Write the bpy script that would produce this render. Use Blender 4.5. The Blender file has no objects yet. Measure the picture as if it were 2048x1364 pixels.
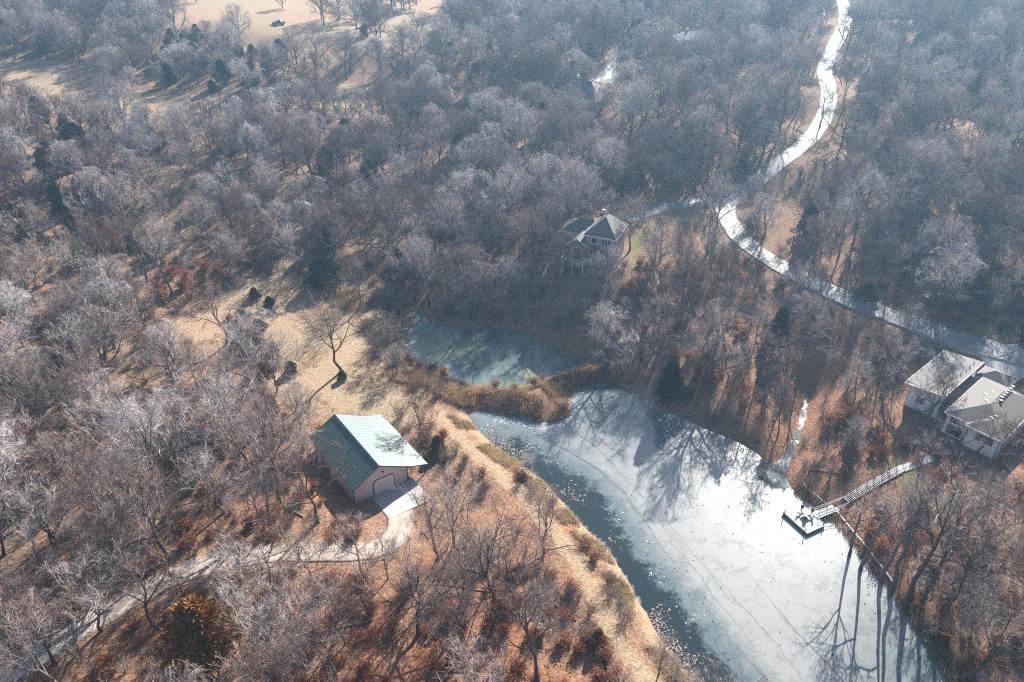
import bpy, math, random
import numpy as np
R_ = math.radians
rng = np.random.default_rng(7)
random.seed(7)
SC = bpy.context.scene
COL = SC.collection

# ------------------------------------------------------------------ camera, sky, sun, exposure
CAM_H, PITCH, LENS = 100.0, R_(33.0), 28.0
F = 2048 * LENS / 36.0
cam = bpy.data.cameras.new('camera')
cam.lens = LENS; cam.sensor_width = 36.0; cam.clip_start = 0.5; cam.clip_end = 9000
camo = bpy.data.objects.new('camera', cam); COL.objects.link(camo)
camo.location = (0, 0, CAM_H); camo.rotation_euler = (math.pi/2 - PITCH, 0, 0)
SC.camera = camo
SUN_AZ, SUN_EL = R_(25.0), R_(30.0)          # azimuth measured from +Y towards +X
W = bpy.data.worlds.new('World'); SC.world = W; W.use_nodes = True
wn = W.node_tree; wn.nodes.clear()
sky = wn.nodes.new('ShaderNodeTexSky'); sky.sky_type = 'NISHITA'; sky.sun_disc = False
sky.sun_elevation = SUN_EL; sky.sun_rotation = SUN_AZ
sky.altitude = 300; sky.air_density = 1.0; sky.dust_density = 1.0; sky.ozone_density = 1.5
bg = wn.nodes.new('ShaderNodeBackground'); bg.inputs['Strength'].default_value = 0.056
wo = wn.nodes.new('ShaderNodeOutputWorld')
wn.links.new(sky.outputs[0], bg.inputs[0]); wn.links.new(bg.outputs[0], wo.inputs[0])
sl = bpy.data.lights.new('sun', 'SUN'); sl.energy = 5.0; sl.angle = R_(0.5); sl.color = (1.0, 0.93, 0.83)
so = bpy.data.objects.new('sun', sl); COL.objects.link(so)
so.location = (200, 400, 300)
so.rotation_euler = (math.pi/2 - SUN_EL, 0, math.pi - SUN_AZ)
SC.view_settings.view_transform = 'Standard'; SC.view_settings.look = 'None'
SC.view_settings.exposure = 1.48; SC.view_settings.gamma = 1.0
SC.view_settings.use_curve_mapping = False
SC.cycles.max_bounces = 4; SC.cycles.diffuse_bounces = 1; SC.cycles.glossy_bounces = 2
SC.cycles.transmission_bounces = 2; SC.cycles.volume_bounces = 0
SC.cycles.use_denoising = False; SC.cycles.denoiser = 'OPENIMAGEDENOISE'; SC.cycles.denoising_input_passes = 'RGB_ALBEDO_NORMAL'; SC.cycles.denoising_prefilter = 'FAST'
SC.cycles.sample_clamp_indirect = 4.0; SC.cycles.filter_width = 1.1

# ------------------------------------------------------------------ pixel <-> place (2048 x 1364 photo pixels)
CP, SP = math.cos(PITCH), math.sin(PITCH)
def ray_at(x, y, z):
    u = (np.asarray(x, float) - 1024) / F; v = (682 - np.asarray(y, float)) / F
    dz = -SP + v * CP
    t = (z - CAM_H) / dz
    return u * t, (CP + v * SP) * t
def proj(X, Y, Z):
    dz = Z - CAM_H; fz = Y * CP - dz * SP; up = Y * SP + dz * CP
    fz = np.where(np.abs(fz) < 1e-3, 1e-3, fz)
    return 1024 + F * X / fz, 682 - F * up / fz, fz

# ------------------------------------------------------------------ terrain
CTRL = np.array([(0,1364,7),(300,1300,6),(0,1100,8),(600,1300,4.6),(900,1300,3.6),(1150,1300,2.6),(760,960,2.7),(640,1100,3.2),
 (300,1150,6),(400,950,5),(150,900,8),(0,700,11),(300,700,6.5),(600,700,3.8),(500,580,5.5),(700,640,2.8),(850,800,1.8),(250,500,9.5),
 (0,500,13),(600,450,8),(750,500,4.5),(850,560,3),(700,350,12),(300,350,14),(0,300,17),(1000,450,10),(1000,300,17),(1200,480,11.5),
 (1200,540,9),(1350,450,13.5),(1450,420,14.5),(1500,500,13),(1600,550,11.5),(1400,650,8),(1300,750,4),(1600,750,5.5),(1700,620,10.5),
 (1900,670,9.2),(2048,715,8.6),(1870,800,5.2),(1960,880,4.7),(1750,950,3),(1900,1050,4),(2000,1200,4),(1900,1364,2),(2048,1000,6),
 (2048,500,17),(1850,450,18),(1650,300,21),(1655,170,26),(1690,40,32),(1900,250,25),(1900,50,33),(1300,200,23),(1300,50,29),
 (1000,100,25),(800,60,26),(600,60,27),(450,30,29),(500,120,21),(300,180,16.5),(100,140,19),(100,40,26),(700,200,15.5)], float)
_cx, _cy = ray_at(CTRL[:,0], CTRL[:,1], CTRL[:,2]); _cz = CTRL[:,2]
far = [(sx*d, y, 30+4*math.sin(sx+y*.01)) for d in (420, 800, 2000) for sx in (-1, 1) for y in (-300, 150, 500, 900)] + [(0, 700, 34), (0, 1500, 34), (-200, 600, 32), (200, 600, 35), (0, -200, 4), (-150, -100, 8), (150, -100, 8)]
_cx = np.concatenate([_cx, [f[0] for f in far]]); _cy = np.concatenate([_cy, [f[1] for f in far]]); _cz = np.concatenate([_cz, [f[2] for f in far]])

POND_PX = [(830,621),(849,632),(863,648),(893,652),(915,658),(959,657),(1002,656),(1041,660),(1076,674),(1112,696),(1145,714),(1188,722),
 (1196,732),(1150,736),(1123,744),(1082,758),(1054,769),(1019,775),(986,771),(937,766),(904,755),(877,736),(830,722),(808,711),(816,695),(814,670),(822,657),(838,643),(828,632)]
LAKE_PX = [(928,822),(960,820),(1000,826),(1040,835),(1075,843),(1100,845),(1130,838),(1145,825),(1135,805),(1140,785),(1170,775),(1210,770),(1240,770),
 (1270,785),(1310,810),(1350,830),(1400,850),(1450,870),(1500,895),(1522,912),(1548,935),(1566,905),(1582,880),(1595,850),(1604,800),(1608,780),(1618,780),(1620,805),(1608,850),(1597,888),(1580,930),(1570,958),(1592,985),(1615,1002),(1650,1025),(1690,1065),(1725,1110),(1750,1150),(1790,1190),
 (1820,1230),(1855,1280),(1885,1330),(1915,1400),(1960,1500),(2000,1640),(1560,1640),(1500,1540),(1430,1440),(1375,1350),(1305,1258),(1265,1178),(1210,1090),
 (1180,1068),(1150,1034),(1120,1000),(1090,968),(1060,940),(1020,915),(980,885),(945,850)]
def poly_world(px, z=0.0):
    a = np.array(px, float); X, Y = ray_at(a[:,0], a[:,1], z); return np.stack([X, Y], 1)
def seg_dist(P, poly, closed=True):
    A = poly; B = np.roll(poly, -1, 0)
    if not closed: A, B = poly[:-1], poly[1:]
    best = np.full(len(P), 1e9)
    for a, b in zip(A, B):
        d = b - a; L2 = max((d*d).sum(), 1e-9)
        t = np.clip(((P - a) @ d) / L2, 0, 1)
        q = P - (a + t[:,None]*d)
        best = np.minimum(best, (q*q).sum(1))
    return np.sqrt(best)
def inside(P, poly):
    r = np.zeros(len(P), bool); n = len(poly)
    for i in range(n):
        a, b = poly[i], poly[(i+1) % n]
        c = (a[1] > P[:,1]) != (b[1] > P[:,1])
        with np.errstate(divide='ignore', invalid='ignore'):
            xx = (b[0]-a[0])*(P[:,1]-a[1])/(b[1]-a[1]) + a[0]
        r ^= c & (P[:,0] < xx)
    return r
def smooth_poly(p, it=2):
    for _ in range(it):
        q = np.roll(p, -1, 0); p = np.stack([.75*p+.25*q, .25*p+.75*q], 1).reshape(-1, 2)
    return p
def jag(p, amp, seed, closed=True):
    r = np.random.default_rng(seed); q = p + r.normal(0, amp, p.shape); return q
POND = jag(smooth_poly(poly_world(POND_PX, .25)), .12, 1); LAKE = jag(smooth_poly(poly_world(LAKE_PX, 0)), .12, 2)
def vnoise(X, Y, s, seed):
    r = np.random.default_rng(seed); out = 0
    for k in range(5):
        a = r.uniform(0, 6.28); f = s * r.uniform(.6, 1.5); p = r.uniform(0, 6.28)
        out = out + np.sin((X*math.cos(a) + Y*math.sin(a))*f + p + 1.3*np.sin((X*math.sin(a) - Y*math.cos(a))*f*.7 + p*2))
    return out / 5
PADS = []   # (x, y, r_in, r_out, z)
BARN_O = (-22.52, 101.4, 2.63)
PADS += [(-19.5, 112, 11, 20, 2.6), (-14, 100, 7, 14, 2.6)]
RH_O = (82.8, 111.2, 4.74)
PADS += [(93, 117, 9, 18, 4.9), (86, 128, 9, 17, 5.1)]
MH_O = (24.1, 169.2, 11.0)
PADS += [(17, 172, 9, 18, 11.0)]
def terr(X, Y):
    X = np.atleast_1d(np.asarray(X, float)).ravel(); Y = np.atleast_1d(np.asarray(Y, float)).ravel()
    out = np.empty(len(X))
    for i in range(0, len(X), 20000):
        x, y = X[i:i+20000], Y[i:i+20000]
        d2 = (x[:,None]-_cx)**2 + (y[:,None]-_cy)**2
        w = 1 / (d2 + 18**2)**2.2
        b = (w*_cz).sum(1) / w.sum(1)
        b = b + .5*vnoise(x, y, .06, 3) + .16*vnoise(x, y, .28, 4)
        for (px, py, r0, r1, z) in PADS:
            d = np.hypot(x-px, y-py); k = np.clip((r1-d)/(r1-r0), 0, 1); k = k*k*(3-2*k)
            b = b*(1-k) + z*k
        P = np.stack([x, y], 1)
        near = (np.abs(x-20) < 200) & (y > -20) & (y < 320)
        dd = np.full(len(x), 300.)
        if near.any():
            Pn = P[near]
            s = np.full(len(Pn), 1e9)
            for pl in (POND, LAKE):
                d = seg_dist(Pn, pl); ins = inside(Pn, pl); s = np.minimum(s, np.where(ins, -d, d))
            dd[near] = s
        k = 1 - np.exp(-np.maximum(dd, 0)/7.0)
        h = b*k + .22*np.minimum(np.maximum(dd, 0), 1.0)*(1-k)
        out[i:i+20000] = np.where(dd < 0, -np.minimum(1.4, .05 - dd*.45), np.maximum(h, .06))
    return out
_hx = np.arange(-345., 346., 1.0); _hy = np.arange(15., 560., 1.0)
_HG = terr(*np.meshgrid(_hx, _hy)).reshape(len(_hy), len(_hx))
_terr_exact = terr
def terr(X, Y):
    X = np.atleast_1d(np.asarray(X, float)).ravel(); Y = np.atleast_1d(np.asarray(Y, float)).ravel()
    fx, fy = X-_hx[0], Y-_hy[0]; inn = (fx > 0) & (fy > 0) & (fx < len(_hx)-1.01) & (fy < len(_hy)-1.01)
    out = np.empty(len(X)); a, b = fx[inn], fy[inn]; i, j = a.astype(int), b.astype(int); a, b = a-i, b-j
    out[inn] = (_HG[j,i]*(1-a)+_HG[j,i+1]*a)*(1-b)+(_HG[j+1,i]*(1-a)+_HG[j+1,i+1]*a)*b
    if (~inn).any(): out[~inn] = _terr_exact(X[~inn], Y[~inn])
    return out
def gp(x, y):
    """photo pixel -> point on the ground"""
    x = np.atleast_1d(np.asarray(x, float)); y = np.atleast_1d(np.asarray(y, float))
    z = np.full(len(x), 4.0)
    for _ in range(25):
        X, Y = ray_at(x, y, z); zn = np.maximum(terr(X, Y), 0); z = z*.4 + zn*.6
    X, Y = ray_at(x, y, z)
    return X, Y, z
def gpoly(px):
    a = np.array(px, float); X, Y, Z = gp(a[:,0], a[:,1]); return np.stack([X, Y], 1)

# ------------------------------------------------------------------ mesh helpers
def mesh_np(name, V, Fc, mat=None, smooth=False):
    """V (n,3), Fc (m,3) or (m,4)"""
    V = np.asarray(V, np.float32); Fc = np.asarray(Fc, np.int32); k = Fc.shape[1]
    me = bpy.data.meshes.new(name)
    me.vertices.add(len(V)); me.vertices.foreach_set('co', V.ravel())
    me.loops.add(Fc.size); me.loops.foreach_set('vertex_index', Fc.ravel())
    me.polygons.add(len(Fc)); me.polygons.foreach_set('loop_start', np.arange(0, Fc.size, k, dtype=np.int32))
    me.polygons.foreach_set('use_smooth', np.full(len(Fc), smooth))
    if mat: me.materials.append(mat)
    me.update(calc_edges=True); me.validate()
    return me
def link(name, me, parent=None, loc=(0,0,0), rz=0.0):
    o = bpy.data.objects.new(name, me); COL.objects.link(o)
    o.location = loc; o.rotation_euler = (0, 0, rz)
    if parent: o.parent = parent
    return o
def tag(o, label=None, cat=None, group=None, kind=None):
    if label: o['label'] = label
    if cat: o['category'] = cat
    if group: o['group'] = group
    if kind: o['kind'] = kind
    return o
def thing(name, label, cat, loc=(0,0,0), rz=0.0, group=None):
    return tag(link(name, None, None, loc, rz), label, cat, group)
class MB:
    def __init__(s): s.v = []; s.f = []
    def quadbox(s, c):   # 8 corners: 4 bottom ccw, 4 top ccw
        b = len(s.v); s.v += [tuple(p) for p in c]
        s.f += [tuple(b+i for i in q) for q in ((3,2,1,0),(4,5,6,7),(0,1,5,4),(1,2,6,5),(2,3,7,6),(3,0,4,7))]
        return s
    def box(s, x0, x1, y0, y1, z0, z1):
        return s.quadbox([(x0,y0,z0),(x1,y0,z0),(x1,y1,z0),(x0,y1,z0),(x0,y0,z1),(x1,y0,z1),(x1,y1,z1),(x0,y1,z1)])
    def slab(s, pts, th):   # planar polygon thickened downwards
        n = len(pts); b = len(s.v)
        s.v += [tuple(p) for p in pts] + [(p[0], p[1], p[2]-th) for p in pts]
        s.f.append(tuple(b+i for i in range(n))); s.f.append(tuple(b+n+i for i in reversed(range(n))))
        for i in range(n):
            j = (i+1) % n; s.f.append((b+j, b+i, b+n+i, b+n+j))
        return s
    def prism(s, prof, y0, y1):  # profile in x,z extruded along y
        n = len(prof); b = len(s.v)
        s.v += [(p[0], y0, p[1]) for p in prof] + [(p[0], y1, p[1]) for p in prof]
        s.f.append(tuple(b+i for i in range(n))); s.f.append(tuple(b+n+i for i in reversed(range(n))))
        for i in range(n):
            j = (i+1) % n; s.f.append((b+j, b+i, b+n+i, b+n+j))
        return s
    def bar(s, a, c, r, sides=6):
        a = np.array(a, float); c = np.array(c, float); d = c-a; d /= max(np.linalg.norm(d), 1e-9)
        u = np.cross(d, (0,0,1)) if abs(d[2]) < .95 else np.cross(d, (1,0,0)); u /= np.linalg.norm(u); w = np.cross(d, u)
        b = len(s.v)
        for p in (a, c):
            for i in range(sides):
                t = 2*math.pi*(i+.5)/sides; s.v.append(tuple(p + r*(math.cos(t)*u + math.sin(t)*w)))
        for i in range(sides):
            j = (i+1) % sides; s.f.append((b+j, b+i, b+sides+i, b+sides+j))
        s.f.append(tuple(b+i for i in range(sides))); s.f.append(tuple(b+sides+i for i in reversed(range(sides))))
        return s
    def lathe(s, prof, n=14, c=(0,0,0)):
        b = len(s.v)
        for r, z in prof:
            for i in range(n):
                t = 2*math.pi*i/n; s.v.append((c[0]+r*math.cos(t), c[1]+r*math.sin(t), c[2]+z))
        for k in range(len(prof)-1):
            for i in range(n):
                j = (i+1) % n; s.f.append((b+k*n+i, b+k*n+j, b+(k+1)*n+j, b+(k+1)*n+i))
        s.f.append(tuple(b+i for i in reversed(range(n)))); s.f.append(tuple(b+(len(prof)-1)*n+i for i in range(n)))
        return s
    def mesh(s, name, mat):
        me = bpy.data.meshes.new(name); me.from_pydata(s.v, [], s.f); me.materials.append(mat); me.update(); return me
    def build(s, name, mat, parent=None, loc=(0,0,0), rz=0.0):
        return link(name, s.mesh(name, mat), parent, loc, rz)

# ------------------------------------------------------------------ materials
def nmat(name):
    m = bpy.data.materials.new(name); m.use_nodes = True; nt = m.node_tree
    p = nt.nodes['Principled BSDF']; return m, nt, p
def N(nt, t, **kw):
    n = nt.nodes.new(t)
    for k, v in kw.items():
        if k.startswith('_'): setattr(n, k[1:], v)
        else: n.inputs[k].default_value = v
    return n
def ramp(nt, fac, stops, interp='LINEAR'):
    r = nt.nodes.new('ShaderNodeValToRGB'); r.color_ramp.interpolation = interp
    e = r.color_ramp.elements
    while len(e) < len(stops): e.new(.5)
    for i, (p, c) in enumerate(stops): e[i].position = p; e[i].color = (*c, 1)
    nt.links.new(fac, r.inputs[0]); return r.outputs[0]
def mix(nt, fac, a, b, bt='MIX'):
    m = nt.nodes.new('ShaderNodeMix'); m.data_type = 'RGBA'; m.blend_type = bt
    for v, i in ((fac, 0), (a, 6), (b, 7)):
        if isinstance(v, (int, float)): m.inputs[i].default_value = v
        elif isinstance(v, tuple): m.inputs[i].default_value = (*v, 1)
        else: nt.links.new(v, m.inputs[i])
    return m.outputs[2]
def noise(nt, scale, detail=4, rough=.55, vec=None, dist=0):
    n = N(nt, 'ShaderNodeTexNoise', Scale=scale, Detail=detail, Roughness=rough, Distortion=dist)
    if vec is not None: nt.links.new(vec, n.inputs['Vector'])
    return n.outputs[0]
def math_(nt, op, a, b=None, c=None):
    m = nt.nodes.new('ShaderNodeMath'); m.operation = op
    for i, v in enumerate((a, b, c)):
        if v is None: continue
        if isinstance(v, (int, float)): m.inputs[i].default_value = v
        else: nt.links.new(v, m.inputs[i])
    return m.outputs[0]
def objco(nt): return nt.nodes.new('ShaderNodeTexCoord').outputs['Object']
def geopos(nt): return nt.nodes.new('ShaderNodeNewGeometry').outputs['Position']
def bump(nt, p, h, strength=.4, dist=.05):
    b = N(nt, 'ShaderNodeBump', Strength=strength, Distance=dist); nt.links.new(h, b.inputs['Height']); nt.links.new(b.outputs[0], p.inputs['Normal'])
def plain(name, col, rough=.6, var=.12, scale=3.0, metal=0.0, spec=.5, coord='obj'):
    m, nt, p = nmat(name); v = objco(nt) if coord == 'obj' else geopos(nt)
    n1 = noise(nt, scale, 5, .6, v)
    c = ramp(nt, n1, [(.3, tuple(x*(1-var) for x in col)), (.7, tuple(min(1, x*(1+var)) for x in col))])
    nt.links.new(c, p.inputs['Base Color']); p.inputs['Roughness'].default_value = rough
    p.inputs['Metallic'].default_value = metal; p.inputs['Specular IOR Level'].default_value = spec
    return m
def randcol(name, stops, rough=.85, trans=0.0, scale=1.2, var=.25):
    """colour differs from one plant to the next"""
    m, nt, p = nmat(name)
    oi = nt.nodes.new('ShaderNodeObjectInfo')
    c = ramp(nt, oi.outputs['Random'], stops)
    n1 = noise(nt, scale, 3, .6, objco(nt))
    k = ramp(nt, n1, [(.3, (1-var,)*3), (.7, (1+var,)*3)])
    c = mix(nt, 1.0, c, k, 'MULTIPLY')
    nt.links.new(c, p.inputs['Base Color']); p.inputs['Roughness'].default_value = rough
    p.inputs['Specular IOR Level'].default_value = .2
    return m
def translucent(m, f):
    nt = m.node_tree; p = nt.nodes['Principled BSDF']; out = nt.nodes['Material Output']
    t = nt.nodes.new('ShaderNodeBsdfTranslucent'); mx = nt.nodes.new('ShaderNodeMixShader'); mx.inputs[0].default_value = f
    src = p.inputs['Base Color'].links[0].from_socket; nt.links.new(src, t.inputs['Color'])
    nt.links.new(p.outputs[0], mx.inputs[1]); nt.links.new(t.outputs[0], mx.inputs[2]); nt.links.new(mx.outputs[0], out.inputs['Surface'])
M = {}
M['bark'] = randcol('bark', [(0, (.065,.052,.046)), (.5, (.11,.092,.083)), (1, (.19,.165,.15))], scale=4)
M['twig'] = randcol('twig', [(0, (.20,.125,.10)), (.25, (.31,.225,.195)), (.55, (.43,.345,.315)), (.85, (.56,.475,.445)), (1, (.68,.61,.58))], scale=.5)
M['twig_pale'] = randcol('twig_pale', [(0, (.54,.48,.47)), (1, (.70,.64,.62))], scale=.5)
M['cedar'] = randcol('cedar', [(0, (.040,.058,.030)), (.5, (.065,.078,.038)), (1, (.10,.095,.048))], scale=1.5, var=.4)
M['cedar_gold'] = randcol('cedar_gold', [(0, (.40,.20,.055)), (1, (.44,.23,.06))], scale=.9, var=.5)
M['cedar_brown'] = randcol('cedar_brown', [(0, (.24,.115,.05)), (.5, (.31,.135,.06)), (1, (.36,.165,.08))], scale=1.0, var=.45)
M['rust'] = randcol('rust_leaf', [(0, (.27,.10,.048)), (.5, (.37,.15,.07)), (1, (.42,.21,.11))], scale=1.5, var=.3)
M['red'] = randcol('red_leaf', [(0, (.42,.13,.08)), (1, (.50,.18,.11))], scale=1.5, var=.3)
M['straw'] = randcol('straw', [(0, (.42,.31,.18)), (1, (.48,.36,.22))], scale=.4, var=.3)
M['reed'] = plain('reed', (.22,.155,.10), .9, .45, .35, spec=.2, coord='geo')
M['reed_tan'] = plain('reed_tan', (.40,.27,.16), .9, .35, .35, spec=.2, coord='geo')

for k_ in ('straw', 'reed', 'reed_tan', 'rust', 'red', 'cedar_gold', 'cedar_brown'): translucent(M[k_], .45)
# ground: masks r = meadow straw, g = green lawn, b = bare orange leaf litter
def ground_mat():
    m, nt, p = nmat('ground_cover')
    at = nt.nodes.new('ShaderNodeAttribute'); at.attribute_name = 'cover'
    sep = nt.nodes.new('ShaderNodeSeparateColor'); nt.links.new(at.outputs['Color'], sep.inputs[0])
    v = geopos(nt)
    fine = noise(nt, 1.9, 6, .72, v); mid = noise(nt, .22, 5, .6, v); big = noise(nt, .055, 4, .55, v)
    spk = N(nt, 'ShaderNodeTexVoronoi', Scale=2.2); nt.links.new(v, spk.inputs['Vector'])
    litter = ramp(nt, fine, [(.30, (.10,.058,.038)), (.46, (.22,.125,.08)), (.58, (.33,.19,.12)), (.72, (.47,.32,.21))])
    litter2 = ramp(nt, fine, [(.30, (.10,.070,.050)), (.5, (.26,.18,.12)), (.7, (.44,.32,.22))])
    k = ramp(nt, mid, [(.40, (0,0,0)), (.60, (1,1,1))])
    base = mix(nt, k, litter, litter2)
    rust = ramp(nt, fine, [(.30, (.13,.050,.026)), (.5, (.34,.135,.064)), (.7, (.48,.23,.12))])
    base = mix(nt, math_(nt, 'MULTIPLY', sep.outputs[2], ramp(nt, mid, [(.38,(0,0,0)),(.55,(1,1,1))])), base, rust)
    straw = ramp(nt, fine, [(.28, (.17,.115,.07)), (.45, (.31,.23,.145)), (.62, (.43,.335,.225)), (.8, (.50,.40,.28))])
    straw2 = ramp(nt, fine, [(.3, (.27,.17,.11)), (.6, (.42,.29,.19))])
    st = mix(nt, ramp(nt, big, [(.45,(0,0,0)),(.58,(1,1,1))]), straw, straw2)
    edge = math_(nt, 'ADD', sep.outputs[0], math_(nt, 'MULTIPLY', math_(nt, 'SUBTRACT', mid, .5), .9))
    ms = ramp(nt, edge, [(.38, (0,0,0)), (.62, (1,1,1))])
    c = mix(nt, ms, base, st)
    lawn = ramp(nt, fine, [(.3, (.12,.105,.04)), (.6, (.26,.22,.10)), (.8,(.34,.27,.15))])
    eg = math_(nt, 'ADD', sep.outputs[1], math_(nt, 'MULTIPLY', math_(nt, 'SUBTRACT', mid, .5), .8))
    c = mix(nt, ramp(nt, eg, [(.42,(0,0,0)),(.6,(1,1,1))]), c, lawn)
    nt.links.new(c, p.inputs['Base Color']); p.inputs['Roughness'].default_value = .95; p.inputs['Specular IOR Level'].default_value = .15
    bump(nt, p, fine, .8, .25)
    return m
M['ground'] = ground_mat()
def gravel_mat(name, cols, rough=.8, scale=1.5, edge=None):
    m, nt, p = nmat(name); v = geopos(nt)
    f = noise(nt, scale, 6, .7, v); b = noise(nt, .12, 4, .6, v)
    c = ramp(nt, f, [(.3, cols[0]), (.7, cols[1])]); c = mix(nt, ramp(nt, b, [(.45,(0,0,0)),(.65,(.75,.75,.75))]), c, cols[2])
    if edge:
        at = nt.nodes.new('ShaderNodeAttribute'); at.attribute_name = 'across'
        n2 = noise(nt, .9, 5, .7, v); q = math_(nt, 'ADD', at.outputs['Fac'], math_(nt, 'MULTIPLY', math_(nt, 'SUBTRACT', n2, .5), .9))
        c = mix(nt, ramp(nt, q, [(.0,(.75,)*3), (.16,(0,0,0)), (.70,(0,0,0)), (.95,(1,1,1))]), c, ramp(nt, f, [(.3, edge[0]), (.7, edge[1])]))
    nt.links.new(c, p.inputs['Base Color']); p.inputs['Roughness'].default_value = rough
    bump(nt, p, f, .3, .05); return m
M['gravel'] = gravel_mat('gravel', [(.34,.29,.25), (.52,.46,.41), (.40,.29,.21)], edge=[(.22,.14,.09), (.42,.30,.20)])
M['concrete'] = gravel_mat('road_concrete', [(.22,.217,.213), (.29,.286,.282), (.20,.196,.192)], .66)
M['slab'] = gravel_mat('slab_concrete', [(.40,.38,.37), (.50,.48,.46), (.36,.34,.33)], .7)

def ice_mat(name, water, clear, frost, algae=None):
    m, nt, p = nmat(name)
    at = nt.nodes.new('ShaderNodeAttribute'); at.attribute_name = 'frost'
    v = geopos(nt)
    n1 = noise(nt, .35, 6, .62, v, .6); n2 = noise(nt, 1.6, 5, .7, v); n3 = noise(nt, .09, 3, .5, v)
    e = math_(nt, 'ADD', at.outputs['Fac'], math_(nt, 'MULTIPLY', math_(nt, 'SUBTRACT', n1, .5), 1.0))
    e = math_(nt, 'ADD', e, math_(nt, 'MULTIPLY', math_(nt, 'SUBTRACT', n2, .5), .75))
    c = ramp(nt, e, [(.18, water), (.36, clear), (.62, tuple(.5*a+.5*b for a, b in zip(clear, frost))), (.85, frost), (1.0, tuple(min(1, x*1.15) for x in frost))])
    if algae:
        c = mix(nt, ramp(nt, n3, [(.46,(0,0,0)),(.60,(.85,.85,.85))]), c, algae)
    nt.links.new(c, p.inputs['Base Color'])
    r = math_(nt, 'MULTIPLY_ADD', math_(nt, 'MINIMUM', math_(nt, 'MAXIMUM', e, 0.0), 1.0), .12, .06)
    nt.links.new(r, p.inputs['Roughness']); p.inputs['IOR'].default_value = 1.45; p.inputs['Specular IOR Level'].default_value = .9
    bump(nt, p, n2, .10, .03)
    return m
M['lake'] = ice_mat('lake_ice', (.012,.022,.024), (.10,.14,.15), (.235,.245,.245))
M['pond'] = ice_mat('pond_ice', (.022,.042,.044), (.085,.14,.15), (.28,.31,.27), (.23,.26,.17))
M['crack'] = plain('crack_water', (.09,.10,.10), .25, .3, 1)
M['ridge'] = plain('ice_plate', (.50,.53,.55), .35, .35, 2, coord='geo')
M['debris'] = plain('pale_floating_leaves', (.25,.19,.16), .7, .75, 3, coord='geo')
M['speck'] = plain('dark_leaf', (.06,.045,.04), .8, .3, 3)
def metal_roof(name, col, rough):
    m, nt, p = nmat(name); n1 = noise(nt, .8, 4, .6, objco(nt))
    nt.links.new(ramp(nt, n1, [(.3, tuple(x*.85 for x in col)), (.7, tuple(x*1.15 for x in col))]), p.inputs['Base Color'])
    p.inputs['Roughness'].default_value = rough; p.inputs['Metallic'].default_value = 0.0; p.inputs['Specular IOR Level'].default_value = .6
    p.inputs['Coat Weight'].default_value = .28; p.inputs['Coat Roughness'].default_value = .38
    return m
M['green_metal'] = metal_roof('green_roof_metal', (.065,.125,.125), .42)
M['green_trim'] = plain('green_trim', (.03,.075,.07), .5, .1)
M['tan_metal'] = plain('tan_siding', (.62,.51,.47), .5, .06, 2)
M['door_tan'] = plain('door_panel', (.68,.58,.56), .5, .05, 2)
M['glass'] = plain('window_glass', (.02,.025,.03), .08, .2, 1)
M['white'] = plain('white_paint', (.74,.75,.76), .6, .06, 1.5)
M['white_wall'] = plain('white_siding', (.86,.88,.90), .65, .05, 1.2)
M['grey_wall'] = plain('grey_siding', (.36,.34,.33), .7, .08, 1.2)
M['stucco'] = plain('tan_stucco', (.50,.46,.42), .8, .08, 1.2)
M['dark'] = plain('dark_metal', (.03,.03,.035), .5, .2, 3)
def shingle(name, a, b):
    m, nt, p = nmat(name); v = objco(nt)
    f = noise(nt, 6, 5, .7, v); bk = N(nt, 'ShaderNodeTexBrick', Scale=1.0, **{'Mortar Size': .012, 'Brick Width': .33, 'Row Height': .15, 'Bias': 0.0})
    nt.links.new(v, bk.inputs['Vector'])
    bk.inputs['Color1'].default_value = (*a, 1); bk.inputs['Color2'].default_value = (*b, 1); bk.inputs['Mortar'].default_value = (*(x*.6 for x in a), 1)
    c = mix(nt, 1.0, bk.outputs[0], ramp(nt, f, [(.3,(.75,)*3),(.7,(1.2,)*3)]), 'MULTIPLY')
    nt.links.new(c, p.inputs['Base Color']); p.inputs['Roughness'].default_value = .75; return m
M['shingle'] = shingle('grey_shingle', (.14,.13,.125), (.19,.178,.17))
M['shingle_dark'] = shingle('dark_shingle', (.15,.138,.13), (.21,.195,.185))
M['pale_roof'] = plain('pale_membrane_roof', (.17,.162,.153), .8, .25, .6)
def wood(name, col):
    m, nt, p = nmat(name); n1 = noise(nt, 9, 5, .7, objco(nt))
    nt.links.new(ramp(nt, n1, [(.3, tuple(x*.7 for x in col)), (.7, tuple(x*1.2 for x in col))]), p.inputs['Base Color']); p.inputs['Roughness'].default_value = .7; return m
M['deck'] = wood('weathered_deck', (.58,.57,.56)); M['timber'] = wood('dark_timber', (.07,.06,.055)); M['log'] = wood('cut_log', (.34,.26,.19))
M['rock'] = plain('rock', (.34,.32,.30), .85, .3, 3)

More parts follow.
